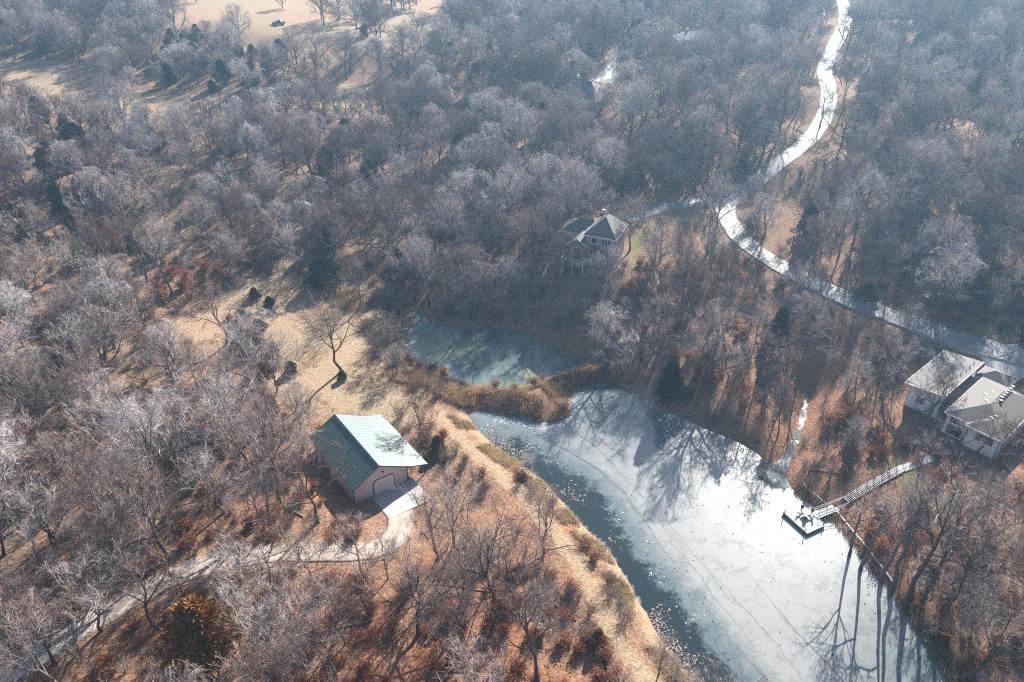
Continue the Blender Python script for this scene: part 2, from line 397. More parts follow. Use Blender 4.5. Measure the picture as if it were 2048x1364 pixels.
# ------------------------------------------------------------------ zones (photo pixels -> ground)
MEADOW = gpoly([(325,650),(395,600),(500,560),(590,548),(655,580),(690,615),(730,660),(750,735),(800,765),(870,795),(860,830),(815,860),(735,845),(690,815),(655,850),(600,850),(550,790),(500,770),(470,735),(440,690),(345,690)])
TRACK = gpoly([(610,590),(665,650),(720,740),(790,775),(860,810),(905,862),(980,930),(1060,1010),(1130,1090),(1185,1180),(1225,1260),(1290,1364),(1350,1450)])
FIELD1 = gpoly([(325,30),(400,-30),(900,-30),(885,75),(820,95),(790,125),(735,150),(690,140),(620,125),(560,120),(520,110),(440,85),(350,55)])
FIELD2 = gpoly([(-120,118),(0,118),(100,122),(190,130),(215,175),(300,184),(420,192),(545,205),(560,262),(420,262),(300,245),(200,240),(100,225),(0,215),(-120,205)])
FIELD3 = gpoly([(560,150),(620,165),(700,165),(800,160),(815,190),(760,215),(700,225),(610,205),(560,190)])
ROAD = gpoly([(2200,790),(2110,745),(2048,718),(1980,697),(1900,672),(1760,625),(1640,575),(1560,533),(1495,492),(1458,448),(1445,412),(1475,384),(1540,345),(1600,298),(1640,252),(1657,212),(1656,172),(1646,142),(1660,105),(1682,68),(1692,38),(1688,10),(1670,-30)])
HDRIVE = gpoly([(1448,404),(1400,403),(1335,414),(1275,432),(1250,442)])
BDRIVE = gpoly([(800,1022),(802,1058),(780,1090),(725,1106),(640,1102),(560,1104),(480,1114),(400,1132),(330,1160),(270,1192),(205,1230),(130,1275),(60,1322),(-30,1370),(-120,1430)])
FDRIVE = gpoly([(1200,165),(1222,150),(1238,128),(1256,105)])
RDRIVE = gpoly([(1995,690),(2030,735),(2070,760)])
LAWN_W = gpoly([(1770,905),(1820,925),(1880,980),(1930,1020),(1910,1060),(1860,1030),(1800,975),(1760,945)])
LAWN_M = gpoly([(1250,470),(1330,425),(1400,418),(1420,440),(1330,470),(1285,520),(1250,540),(1230,520)])
LAWN_R = gpoly([(1900,690),(1990,730),(2080,770),(2080,700),(1940,660)])
CREEK_FLAT = gpoly([(620,500),(700,480),(760,580),(830,610),(800,680),(760,700),(700,640),(640,590)])

REEDS = gpoly([(760,748),(800,742),(860,745),(905,760),(960,774),(1015,781),(1060,776),(1120,752),(1180,735),(1245,735),(1270,765),(1210,768),(1150,776),(1133,800),(1145,825),(1130,838),(1095,846),(1040,836),(985,824),(930,818),(890,800),(850,775),(790,765)])

def strip(name, path, width, mat, label_kind='structure', lift=.06, thick=.25, smooth_it=2, par=None, taper=None):
    p = path.copy()
    for _ in range(smooth_it):
        q = [p[0]]
        for a, b in zip(p[:-1], p[1:]): q += [.75*a+.25*b, .25*a+.75*b]
        q.append(p[-1]); p = np.array(q)
    L = np.concatenate([[0], np.cumsum(np.hypot(*np.diff(p, axis=0).T))])
    s = np.arange(0, L[-1], 1.6); c = np.stack([np.interp(s, L, p[:,0]), np.interp(s, L, p[:,1])], 1)
    t = np.gradient(c, axis=0); t /= np.linalg.norm(t, axis=1)[:,None]; nrm = np.stack([-t[:,1], t[:,0]], 1)
    k = 11; offs = np.linspace(-.5, .5, k); n = len(c)
    wv = width * (1 + .05*np.sin(s*.4) + .03*np.sin(s*1.3))
    zc = terr(c[:,0], c[:,1]); zs = np.convolve(np.pad(zc, 4, 'edge'), np.ones(9)/9, 'valid')
    P = c[:,None] + nrm[:,None]*(offs[None,:,None]*wv[:,None,None])
    zt = terr(P[...,0].ravel(), P[...,1].ravel()).reshape(n, k)
    z = np.maximum(zt, .5*zt + .5*zs[:,None]) + lift
    V = np.concatenate([P, z[...,None]], 2)
    V = np.concatenate([np.concatenate([P[:,:1], z[:,:1,None]-thick], 2), V, np.concatenate([P[:,-1:], z[:,-1:,None]-thick], 2)], 1)
    kk = k+2; idx = np.arange(n*kk).reshape(n, kk)
    Fq = np.stack([idx[:-1,1:], idx[:-1,:-1], idx[1:,:-1], idx[1:,1:]], -1).reshape(-1, 4)
    me = mesh_np(name, V.reshape(-1, 3), Fq, mat, True); at = me.attributes.new('across', 'FLOAT', 'POINT'); at.data.foreach_set('value', np.tile(np.abs(np.concatenate([[1.], offs*2, [1.]])), n).astype(np.float32))
    o = link(name, me); tag(o, kind='structure'); return o, c

# ------------------------------------------------------------------ ground sheet
def axis(f0, f1, fs, m0, m1, ms, end0, end1):
    a = list(np.arange(f0, f1, fs)); r = list(np.arange(f1, m1, ms)); l = list(np.arange(f0-ms, m0, -ms))[::-1]
    s = ms; x = m1; far = []
    while x < end1: far.append(x); s *= 1.28; x += s
    s = ms; x = l[0]-ms if l else f0; near = []
    while x > end0: near.append(x); s *= 1.28; x -= s
    return np.array(near[::-1] + l + a + r + far)
gx = axis(-110, 110, 1.3, -330, 330, 3.0, -2400, 2400); gy = axis(40, 210, 1.3, 20, 520, 3.0, -2000, 2400)
GX, GY = np.meshgrid(gx, gy); gz = terr(GX, GY)
GP = np.stack([GX.ravel(), GY.ravel()], 1)
def soft(poly, w): 
    d = seg_dist(GP, poly); return np.clip(.5 + np.where(inside(GP, poly), d, -d)/(2*w), 0, 1)
cov = np.zeros((len(GP), 4), np.float32); cov[:,3] = 1
cov[:,0] = np.maximum.reduce([soft(MEADOW, 5), soft(FIELD1, 6), soft(FIELD2, 5), soft(FIELD3, 5), np.clip(.92 - seg_dist(GP, TRACK, False)/3.8, 0, 1), .6*soft(CREEK_FLAT, 6)])
lakeW = LAKE
cov[:,0] = np.maximum(cov[:,0], np.where(GP[:,0] < 30, np.clip(.85 - seg_dist(GP, LAKE)/4.6, 0, 1), 0))
cov[:,0] = np.maximum(cov[:,0], np.clip(.55 - seg_dist(GP, BDRIVE, False)/18, 0, 1))
cov[:,1] = np.maximum.reduce([.9*soft(LAWN_W, 4), .75*soft(LAWN_M, 4), soft(LAWN_R, 4)])
ppx, ppy, _ = proj(GP[:,0], GP[:,1], gz)
rp = np.clip(.5+1.1*vnoise(GP[:,0], GP[:,1], .09, 61), 0, 1)
cov[:,2] = np.clip((ppy-650)/350, 0, 1) * (GP[:,1] > 0) * rp * np.where((ppx > 620) & (ppx < 1230) & (ppy > 980), 1.0, .7)
cov[:,2] = np.maximum(cov[:,2], .6*np.clip(1-np.abs(ppx-1650)/350, 0, 1)*np.clip((ppy-420)/200, 0, 1))
idx = np.arange(len(GP)).reshape(GX.shape)
Fq = np.stack([idx[:-1,:-1], idx[:-1,1:], idx[1:,1:], idx[1:,:-1]], -1).reshape(-1, 4)
gme = mesh_np('ground', np.column_stack([GP, gz]), Fq, M['ground'], True)
ca = gme.attributes.new('cover', 'FLOAT_COLOR', 'POINT'); ca.data.foreach_set('color', cov.ravel())
tag(link('ground', gme), kind='structure')

# ------------------------------------------------------------------ frozen water
def water_sheet(name, poly, z, mat, frostf, step):
    x0, y0 = poly.min(0)-1; x1, y1 = poly.max(0)+1
    xs = np.arange(x0, x1+step, step); ys = np.arange(y0, y1+step, step); A, B = np.meshgrid(xs, ys)
    P = np.stack([A.ravel(), B.ravel()], 1); d = seg_dist(P, poly); s = np.where(inside(P, poly), d, -d)
    keep = s > -1.6*step-.35
    idx = np.arange(len(P)).reshape(A.shape)
    Q = np.stack([idx[:-1,:-1], idx[:-1,1:], idx[1:,1:], idx[1:,:-1]], -1).reshape(-1, 4)
    Q = Q[keep[Q].all(1)]
    used = np.unique(Q); mp = -np.ones(len(P), int); mp[used] = np.arange(len(used))
    me = mesh_np(name, np.column_stack([P[used], np.full(len(used), z)]), mp[Q], mat, True)
    a = me.attributes.new('frost', 'FLOAT', 'POINT'); a.data.foreach_set('value', frostf(P[used], s[used]).astype(np.float32))
    return tag(link(name, me), kind='structure')
ICE_EDGE = poly_world([(940,838),(979,850),(1026,862),(1064,892),(1093,922),(1155,951),(1205,990),(1231,1025),(1260,1073),(1318,1135),(1376,1205),(1440,1290),(1500,1370),(1580,1480),(1680,1640)])
WSHORE = poly_world([(928,830),(945,850),(980,885),(1020,915),(1060,940),(1120,1000),(1180,1068),(1210,1090),(1265,1178),(1305,1258),(1375,1350),(1430,1440),(1500,1540)])
def lake_frost_and_shade(P, s):
    dw = seg_dist(P, WSHORE, False); de = seg_dist(P, ICE_EDGE, False)
    side = np.where(dw < de, 0, 1)
    # signed distance east of the ice edge
    east = np.where(inside(P, np.vstack([ICE_EDGE, WSHORE[::-1]])), -de, de)
    f = np.clip(.42 + east/9.0, 0.0, 1.0)
    nx, ny = ray_at(1240, 800, 0); dn = np.hypot((P[:,0]-nx), (P[:,1]-ny)*.9)
    f = f - .5*np.exp(-(dn/14.0)**2)  # clear ice at the north end, with the tree shade there painted in
    nw, nwy = ray_at(1000, 835, 0); dq = np.hypot(P[:,0]-nw, P[:,1]-nwy)
    f = np.maximum(f, .62*np.exp(-(dq/9)**2))
    kx, ky = ray_at(1840, 1330, 0); f = f - .45*np.exp(-(np.hypot(P[:,0]-kx, P[:,1]-ky)/9.0)**2)  # dark reflections off the east bank, painted in by lowering the frost value
    f = f + .25*vnoise(P[:,0], P[:,1], .16, 11)*np.clip(1-np.abs(east)/12, 0, 1)
    inl = poly_world([(1556,950),(1575,910),(1592,860),(1612,790)]); di = seg_dist(P, inl, False)
    f = np.where(di < 4, np.minimum(f, .22+.4*vnoise(P[:,0], P[:,1], .8, 15)), f)
    return np.clip(f, 0, 1)
lake = water_sheet('lake', LAKE, 0.0, M['lake'], lake_frost_and_shade, .7)
def pond_frost(P, s):
    wx, wy = ray_at(830, 700, .25); d = np.hypot(P[:,0]-wx, P[:,1]-wy)
    return np.clip(.42 + .55*np.exp(-(d/10)**2) + .2*vnoise(P[:,0], P[:,1], .22, 5), 0, 1)
pond = water_sheet('pond', POND, .12, M['pond'], pond_frost, .7)

def ribbon(pts, widths, z, mat, name, parent, jitter, seed):
    r = np.random.default_rng(seed); p = np.array(pts)
    L = np.concatenate([[0], np.cumsum(np.hypot(*np.diff(p, axis=0).T))]); s = np.arange(0, L[-1], .45)
    c = np.stack([np.interp(s, L, p[:,0]), np.interp(s, L, p[:,1])], 1)
    c += np.stack([np.convolve(r.normal(0, jitter, len(s)+6), np.ones(7)/7, 'valid') for _ in range(2)], 1)
    t = np.gradient(c, axis=0); t /= np.linalg.norm(t, axis=1)[:,None]+1e-9; n = np.stack([-t[:,1], t[:,0]], 1)
    w = np.interp(s/L[-1], np.linspace(0, 1, len(widths)), widths)*r.uniform(.5, 1.5, len(s))
    a = c+n*w[:,None]/2; b = c-n*w[:,None]/2
    V = np.concatenate([np.column_stack([a, np.full(len(a), z)]), np.column_stack([b, np.full(len(b), z)])])
    k = len(a); i = np.arange(k-1)
    return link(name, mesh_np(name, V, np.stack([i+k, i+k+1, i+1, i], 1), mat), parent)
CR = [([(1184,864),(1219,893),(1231,902),(1257,920)], [.05,.35,.5,.05]), ([(1152,861),(1202,905),(1237,943),(1271,977)], [.05,.2,.2,.05]),
      ([(1105,885),(1152,911),(1181,929),(1211,952),(1249,987),(1263,1008),(1284,1034),(1310,1072),(1322,1093),(1380,1165)], [.15,.4,.6,.7,.3,.15,.05]),
      ([(1485,1133),(1526,1183),(1555,1215),(1593,1262),(1634,1304),(1690,1364),(1740,1420)], [.08,.15,.25,.3,.35,.3]),
      ([(1390,1190),(1447,1262),(1492,1313),(1530,1362),(1600,1450)], [.1,.3,.35,.3]), ([(1280,925),(1310,950)], [.2,.2]), ([(1278,985),(1290,998)], [.3,.3]),
      ([(1340,1080),(1420,1180),(1520,1310)], [.05,.12,.06]), ([(1400,1120),(1500,1230),(1600,1350)], [.05,.1,.05]), ([(1300,1000),(1370,1090),(1460,1200)], [.05,.1,.05])]
for i, (px, w) in enumerate(CR): ribbon(poly_world(px), w, .006+.0006*i, M['crack'], 'ice_crack', lake, .35, 40+i)

# ------------------------------------------------------------------ roads and tracks
road, ROADC = strip('road', ROAD, 5.6, M['concrete'])
hdrive, HDC = strip('house_driveway', HDRIVE, 4.6, M['concrete'], lift=.075)
bdrive, BDC = strip('gravel_driveway', BDRIVE, 4.2, M['gravel'], lift=.06, thick=.2)
fdrive, FDC = strip('far_driveway', FDRIVE, 9, M['concrete'])
walk, WKC = strip('walkway', gpoly([(1797,941),(1830,930),(1868,914),(1900,902)]), 1.5, M['slab'], lift=.09)
rdrive, RDC = strip('side_driveway', RDRIVE, 9, M['slab'], lift=.10)

# ------------------------------------------------------------------ barn
def frame_window(parent, x0, x1, z0, z1, y, face=-1, axis='y', mull=1, name='window', fm='white'):
    """window on a wall plane: axis 'y' -> plane y const, axis 'x' -> plane x const; face = outward sign"""
    d = .05*face
    def bx(mb, a0, a1, b0, b1, d0, d1):
        lo, hi = sorted((y+d0*face, y+d1*face))
        if axis == 'y': mb.box(a0, a1, lo, hi, b0, b1)
        else: mb.box(lo, hi, a0, a1, b0, b1)
    mb = MB(); t = .09
    bx(mb, x0-t, x1+t, z1, z1+t, -.02, .06); bx(mb, x0-t, x1+t, z0-t, z0, -.02, .08)
    bx(mb, x0-t, x0, z0, z1, -.02, .06); bx(mb, x1, x1+t, z0, z1, -.02, .06)
    for i in range(1, mull+1):
        xm = x0+(x1-x0)*i/(mull+1); bx(mb, xm-.04, xm+.04, z0, z1, -.02, .055)
    w = mb.build(name, M[fm], parent)
    for i in range(mull+1):
        a = x0+(x1-x0)*i/(mull+1)+.04; b = x0+(x1-x0)*(i+1)/(mull+1)-.04
        pb = MB(); bx(pb, a, b, z0+.002, z1-.002, -.015, .02); pb.build('pane', M['glass'], w)
    return w

def build_barn():
    x, y, z = BARN_O
    t = thing('barn', 'tan metal barn with green roof, lean-to side and overhead door beside the gravel drive', 'barn', (x, y, z), .626)
    ze, zr, zb, zl = 3.62, 6.5, 3.45, 2.15; w, w1, w2, L = 5.3, 5.6, 9.2, 17.0
    slope = lambda s: zr - (zr-ze)*abs(s)/w
    # gable walls and long walls as ribbed panels
    def rib_panel(name, ax, a0, a1, c, top, face, mat, parent):
        """one vertical siding sheet; top(a) gives its upper edge"""
        mb = MB(); n = 3; ww = (a1-a0)/n
        for i in range(n):
            p0 = a0+ww*i; pr = p0+ww*.22
            for q0, q1, d in ((p0, pr, .05), (pr, p0+ww, .015)):
                lo, hi = sorted((c, c+face*d))
                if ax == 'x': mb.quadbox([(q0,lo,-.15),(q1,lo,-.15),(q1,hi,-.15),(q0,hi,-.15),(q0,lo,top(q0)),(q1,lo,top(q1)),(q1,hi,top(q1)),(q0,hi,top(q0))])
                else: mb.quadbox([(lo,q0,-.15),(hi,q0,-.15),(hi,q1,-.15),(lo,q1,-.15),(lo,q0,top(q0)),(hi,q0,top(q0)),(hi,q1,top(q1)),(lo,q1,top(q1))])
        mb.build(name, mat, parent)
    wall = MB().prism([(-4.92,-.3),(5.3,-.3),(5.3,slope(5.3)-.12),(0,zr-.12),(-4.92,slope(4.92)-.12)], .45, L-.45).build('wall', M['tan_metal'], t)
    dx0, dx1, dz1 = -1.25, 2.75, 3.1
    edges = np.linspace(-4.95, 5.33, 12)
    topg = lambda s: slope(s)-.1
    for a, b in zip(edges[:-1], edges[1:]):
        if b > dx0 and a < dx1:   # over the door
            mb = MB(); zz = dz1+.12
            mb.quadbox([(a,.40,zz),(b,.40,zz),(b,.45,zz),(a,.45,zz),(a,.40,topg(a)),(b,.40,topg(b)),(b,.45,topg(b)),(a,.45,topg(a))]); mb.build('siding_panel', M['tan_metal'], t)
        else: rib_panel('siding_panel', 'x', a, b, .45, topg, -1, M['tan_metal'], t)
        rib_panel('siding_panel', 'x', a, b, L-.45, topg, 1, M['tan_metal'], t)
    for a, b in zip(np.linspace(.42, L-.42, 17)[:-1], np.linspace(.42, L-.42, 17)[1:]):
        rib_panel('siding_panel', 'y', a, b, -4.92, lambda q: slope(4.95)-.1, -1, M['tan_metal'], t)
    # wainscot / base trim and corners
    MB().box(-5.02,-4.86,.33,.45,-.2,slope(4.95)-.05).build('corner_trim', M['green_trim'], t)
    MB().box(5.26,5.42,.33,.45,-.2,slope(5.3)-.05).build('corner_trim', M['green_trim'], t)
    # overhead door with clipped corners
    d = link('overhead_door', MB().prism([(dx0,-.02),(dx1,-.02),(dx1,dz1-.55),(dx1-.55,dz1),(dx0+.55,dz1),(dx0,dz1-.55)], .36, .44).mesh('overhead_door', M['door_tan']), t)
    for i in range(4):
        z0 = .03+i*.75; z1 = min(z0+.70, dz1-.1); ins = .12 if i < 3 else .5
        MB().box(dx0+ins, dx1-ins, .335, .36, z0, z1).build('door_panel', M['door_tan'], d)
    tr = MB()
    prof = [(dx0,-.05),(dx0,dz1-.55),(dx0+.55,dz1),(dx1-.55,dz1),(dx1,dz1-.55),(dx1,-.05)]
    for (a, b), (c, e) in zip(prof[:-1], prof[1:]): tr.bar((a,.37,b), (c,.37,e), .07, 4)
    tr.build('door_trim', M['green_trim'], t)
    lp = MB().lathe([(.05,0),(.17,-.12),(.17,-.16)], 10).build('lamp', M['dark'], t, (.75, .22, 4.55)); MB().bar((.75,.42,4.62),(.75,.22,4.56),.03,5).build('lamp_arm', M['dark'], t)
    # roof panels: standing seam sheets
    n = 18; ys = np.linspace(-.15, L+.15, n+1)
    def panel(xa, za, xb, zb_, y0, y1, th=.06):
        mb = MB().slab([(xa,y0+.012,za),(xa,y1-.012,za),(xb,y1-.012,zb_),(xb,y0+.012,zb_)][::-1] if xa < xb else [(xa,y0+.012,za),(xa,y1-.012,za),(xb,y1-.012,zb_),(xb,y0+.012,zb_)], th)
        mb.slab([(xa,y0-.02,za+.02),(xa,y0+.02,za+.02),(xb,y0+.02,zb_+.02),(xb,y0-.02,zb_+.02)], .03)
        return mb
    for i in range(n):
        a, b = ys[i], ys[i+1]
        panel(0, zr, -w, ze, a, b).build('roof_panel', M['green_metal'], t)
        panel(0, zr, w1, zb, a, b).build('roof_panel', M['green_metal'], t)
        panel(w1+.0, zb-.01, w2, zl, a, b).build('lean_to_panel', M['green_metal'], t)
    MB().prism([(-.28,zr-.05),(0,zr+.1),(.28,zr-.06),(0,zr+.02)], -.17, L+.17).build('ridge_cap', M['green_metal'], t)
    # rake and eave trim
    for yy in (-.2, L+.12):
        m = MB(); m.quadbox([(-w,yy,ze-.22),(0,yy,zr-.22),(0,yy+.06,zr-.22),(-w,yy+.06,ze-.22),(-w,yy,ze+.02),(0,yy,zr+.02),(0,yy+.06,zr+.02),(-w,yy+.06,ze+.02)])
        m.quadbox([(0,yy,zr-.22),(w1,yy,zb-.22),(w1,yy+.06,zb-.22),(0,yy+.06,zr-.22),(0,yy,zr+.02),(w1,yy,zb+.02),(w1,yy+.06,zb+.02),(0,yy+.06,zr+.02)])
        m.quadbox([(w1,yy,zb-.22),(w2,yy,zl-.2),(w2,yy+.06,zl-.2),(w1,yy+.06,zb-.22),(w1,yy,zb+.01),(w2,yy,zl+.01),(w2,yy+.06,zl+.01),(w1,yy+.06,zb+.01)])
        m.build('rake_trim', M['green_trim'], t)
    MB().box(-w-.06,-w+.04,-.18,L+.18,ze-.24,ze-.03).build('gutter', M['green_trim'], t)
    MB().box(w2-.05,w2+.05,-.18,L+.18,zl-.22,zl-.07).build('gutter', M['green_trim'], t)
    for k in range(5): MB().box(w2-.45,w2-.28,.3+k*(L-.8)/4,.47+k*(L-.8)/4,-.3,zl-.05).build('post', M['timber'], t)
    # concrete apron
    ap = MB().box(-1.9,6.2,-6.2,.35,-.45,.06)
    ao = ap.build('apron_slab', M['slab'], None, (x, y, z), .626); tag(ao, kind='structure')
build_barn()

# ------------------------------------------------------------------ houses
def hip_roof(x0, x1, y0, y1, z, rise, along, mat, parent, name='roof', th=.14, hipa=True, hipb=True):
    """closed hip roof; along = ridge axis"""
    if along == 'y':
        c = (x0+x1)/2; r = (x1-x0)/2; ra = y0+(r if hipa else 0); rb = y1-(r if hipb else 0)
        R = [(c, ra, z+rise), (c, rb, z+rise)]
        pl = [[(x0,y0,z),(x1,y0,z),R[0]], [(x1,y0,z),(x1,y1,z),R[1],R[0]], [(x1,y1,z),(x0,y1,z),R[1]], [(x0,y1,z),(x0,y0,z),R[0],R[1]]]
    else:
        c = (y0+y1)/2; r = (y1-y0)/2; ra = x0+(r if hipa else 0); rb = x1-(r if hipb else 0)
        R = [(ra, c, z+rise), (rb, c, z+rise)]
        pl = [[(x0,y0,z),(x1,y0,z),R[1],R[0]], [(x1,y0,z),(x1,y1,z),R[1]], [(x1,y1,z),(x0,y1,z),R[0],R[1]], [(x0,y1,z),(x0,y0,z),R[0]]]
    mb = MB()
    for q in pl: mb.f.append(tuple(range(len(mb.v), len(mb.v)+len(q)))); mb.v += q
    mb.box(x0, x1, y0, y1, z-th, z-.002)
    o = mb.build(name, mat, parent)
    f = MB(); t = .05
    f.box(x0-t, x1+t, y0-t, y0, z-th-.06, z+.03); f.box(x0-t, x1+t, y1, y1+t, z-th-.06, z+.03)
    f.box(x0-t, x0, y0, y1, z-th-.06, z+.03); f.box(x1, x1+t, y0, y1, z-th-.06, z+.03)
    f.build('fascia', M['white'], o)
    return o, R
def roof_vent(parent, x, y, z):
    m = MB().box(-.2,.2,-.2,.2,-.3,.16); m.box(-.27,.27,-.27,.27,.16,.24); m.build('roof_vent', M['dark'], parent, (x, y, z))
def build_right_house():
    t = thing('house', 'white house with grey hip roofs and pale low-slope wing near the lake dock', 'house', RH_O, R_(-48.7))
    Z = 4.65
    MB().box(-5.0,4.6,.9,16.5,-1.2,Z-.13).build('wall', M['white_wall'], t)
    MB().box(-.95,4.55,0,1.2,-1.2,Z-.135).build('wall', M['white_wall'], t)
    r1, R = hip_roof(-5.5, 5.1, .35, 17, Z, 2.35, 'y', M['shingle'], t)
    r2, R2 = hip_roof(-1.5, 5.05, -.6, 9, Z+.012, 1.45, 'y', M['shingle'], t, hipb=False)
    for i in range(6): roof_vent(t, .35, 9.3+i*1.0, Z+2.15)
    for (vx, vy, vz) in ((-.1,7.0,2.05),(-1.2,6.8,1.75),(1.7,3.9,1.35),(1.2,3.1,1.15),(-2.4,9.5,1.2),(.6,8.2,2.1),(-1.6,10.8,1.5)): roof_vent(t, vx, vy, Z+vz)
    MB().bar((2.6,6.0,Z+.8),(2.6,6.0,Z+1.9),.06,8).build('vent_pipe', M['dark'], t); MB().bar((3.6,3.6,Z+.4),(3.6,3.6,Z+1.4),.06,8).build('vent_pipe', M['dark'], t)
    frame_window(t, .75, 3.55, 2.55, 3.75, 0, -1, 'y', 1, fm='dark')
    frame_window(t, -4.3, -1.9, .5, 2.4, .9, -1, 'y', 1, fm='dark'); frame_window(t, -4.3, -2.0, 3.0, 4.0, .9, -1, 'y', 1, fm='dark')
    frame_window(t, 3.0, 5.0, 2.6, 3.8, 4.6, 1, 'x', 1, fm='dark'); frame_window(t, 7.0, 9.5, 2.6, 3.8, 4.6, 1, 'x', 1, fm='dark')
    for sx in (-.95, 4.55): MB().box(sx-.06, sx+.06, -.05, .02, -.4, Z-.14).build('downspout', M['dark'], t)
    # low-slope wing
    MB().prism([(-13.7,-1.2),(-7.6,-1.2),(-7.6,Z+1.0),(-13.7,Z+.25)], 3.8, 19.5).build('wing_wall', M['white_wall'], t)
    MB().slab([(-14.5,3.1,Z+.42),(-7.0,3.1,Z+1.32),(-7.0,20.2,Z+1.32),(-14.5,20.2,Z+.42)], .2).build('wing_roof', M['pale_roof'], t)
    f = MB(); f.quadbox([(-14.56,3.02,Z+.1),(-6.94,3.02,Z+1.0),(-6.94,3.1,Z+1.0),(-14.56,3.1,Z+.1),(-14.56,3.02,Z+.5),(-6.94,3.02,Z+1.4),(-6.94,3.1,Z+1.4),(-14.56,3.1,Z+.5)])
    f.box(-7.0,-6.92,3.1,20.2,Z+.98,Z+1.4); f.box(-14.58,-14.5,3.1,20.2,Z+.1,Z+.5); f.build('wing_fascia', M['white'], t)
    frame_window(t, -11.6, -10.5, 1.9, 3.1, 3.8, -1, 'y', 0, fm='dark')
    MB().box(-8.9,-8.8,3.72,3.79,-.4,Z+.7).build('downspout', M['dark'], t)
    for (a, b) in ((-8.2,16.5),(-8.1,14.6),(-8.2,12.6),(-8.2,18.4),(-10.6,13.5)):
        MB().bar((a,b,Z+.9),(a,b,Z+1.75),.08,8).build('vent_pipe', M['dark'], t)
    # link between the wings
    MB().box(-7.59,-5.02,7.0,15.5,-1.2,Z-.4).build('link_wall', M['white_wall'], t)
    MB().slab([(-7.55,6.6,Z-.1),(-5.4,6.6,Z-.32),(-5.4,16,Z-.32),(-7.55,16,Z-.1)], .14).build('link_roof', M['shingle'], t)
    # garage block behind with small gable
    MB().box(-6.5,-1.5,17.02,21.5,-1.2,Z-.5).build('garage_wall', M['white_wall'], t)
    hip_roof(-6.9, -1.1, 17.1, 22, Z-.34, 1.3, 'x', M['shingle'], t, name='garage_roof')
build_right_house()
def build_mid_house():
    t = thing('house', 'two storey grey house with dark roof and balcony above the upper pond', 'house', MH_O, R_(-23))
    Z = 7.5
    MB().box(-7.2,0,0,9.0,-2,Z-.13).build('wall', M['grey_wall'], t)
    hip_roof(-7.7, .5, -.5, 9.5, Z, 3.7, 'y', M['shingle_dark'], t)
    # left wing
    MB().box(-14,-7.22,3.0,9.2,-2,Z-1.6).build('wing_wall', M['grey_wall'], t)
    hip_roof(-14.5,-7.24,2.5,9.7,Z-1.45,2.6,'x',M['shingle_dark'],t,name='wing_roof',hipb=False)
    # projecting gabled bay
    MB().box(-10.7,-6.5,-1.8,2.98,-2,Z-2.5).build('bay_wall', M['grey_wall'], t)
    MB().prism([(-11.1,Z-2.5),(-6.1,Z-2.5),(-8.6,Z-.55)], -2.2, 3.2).build('bay_roof', M['shingle_dark'], t)
    fm = MB(); 
    for a, b in (((-11.2,Z-2.52),(-8.6,Z-.48)), ((-6.0,Z-2.52),(-8.6,Z-.48))): fm.bar((a[0],-2.24,a[1]), (b[0],-2.24,b[1]), .09, 4)
    fm.build('bay_rake_trim', M['white'], t)
    frame_window(t, -9.6, -7.6, 2.75, 4.45, -1.8, -1, 'y', 1)
    frame_window(t, -5.6, -4.4, 5.5, 6.9, 0, -1, 'y', 0); frame_window(t, -3.2, -1.0, 5.5, 6.9, 0, -1, 'y', 2)
    frame_window(t, -3.4, -1.0, 2.6, 4.1, 0, -1, 'y', 2); frame_window(t, -6.1, -4.4, 2.1, 4.2, 0, -1, 'y', 1)
    frame_window(t, -3.4, -1.3, -.2, 1.5, 0, -1, 'y', 1, fm='dark')
    frame_window(t, 2.0, 3.2, 5.4, 6.8, 0, 1, 'x', 0); frame_window(t, 5.4, 6.8, 5.4, 6.8, 0, 1, 'x', 0); frame_window(t, 2.2, 3.4, 2.4, 3.8, 0, 1, 'x', 0)
    frame_window(t, -13.2, -11.6, 2.4, 4.0, 3.0, -1, 'y', 1)
    MB().slab([(-6.4,-1.2,4.55),(-3.6,-1.2,4.55),(-3.6,0,5.05),(-6.4,0,5.05)], .12).build('porch_roof', M['shingle_dark'], t)
    # balcony with railing
    d = MB().box(-11.3,-5.9,-5.0,-1.82,1.72,1.9).build('balcony', M['deck'], t)
    for k in range(16): MB().box(-11.3+k*.3375,-11.3+k*.3375+.315,-5.02,-1.83,1.9,1.94).build('board', M['deck'], d)
    rl = MB(); rl.box(-11.32,-5.88,-5.05,-4.97,2.82,2.9); rl.box(-11.35,-11.27,-5.05,-1.82,2.82,2.9); rl.box(-5.93,-5.85,-5.05,-1.82,2.82,2.9)
    rl.build('handrail', M['white'], d)
    for k in range(28): MB().box(-11.3+k*.2,-11.3+k*.2+.05,-5.03,-4.98,1.94,2.82).build('baluster', M['white'], d)
    for px in (-11.2,-8.6,-6.0): MB().box(px-.08,px+.08,-4.95,-4.79,-2.4,1.72).build('post', M['white'], d)
    MB().box(-5.4,-4.7,6.4,7.1,Z+1.2,Z+3.9).build('chimney', M['grey_wall'], t); MB().bar((-3.6,4.6,Z+3.4),(-3.6,4.6,Z+4.3),.1,8).build('vent_pipe', M['dark'], t)
build_mid_house()
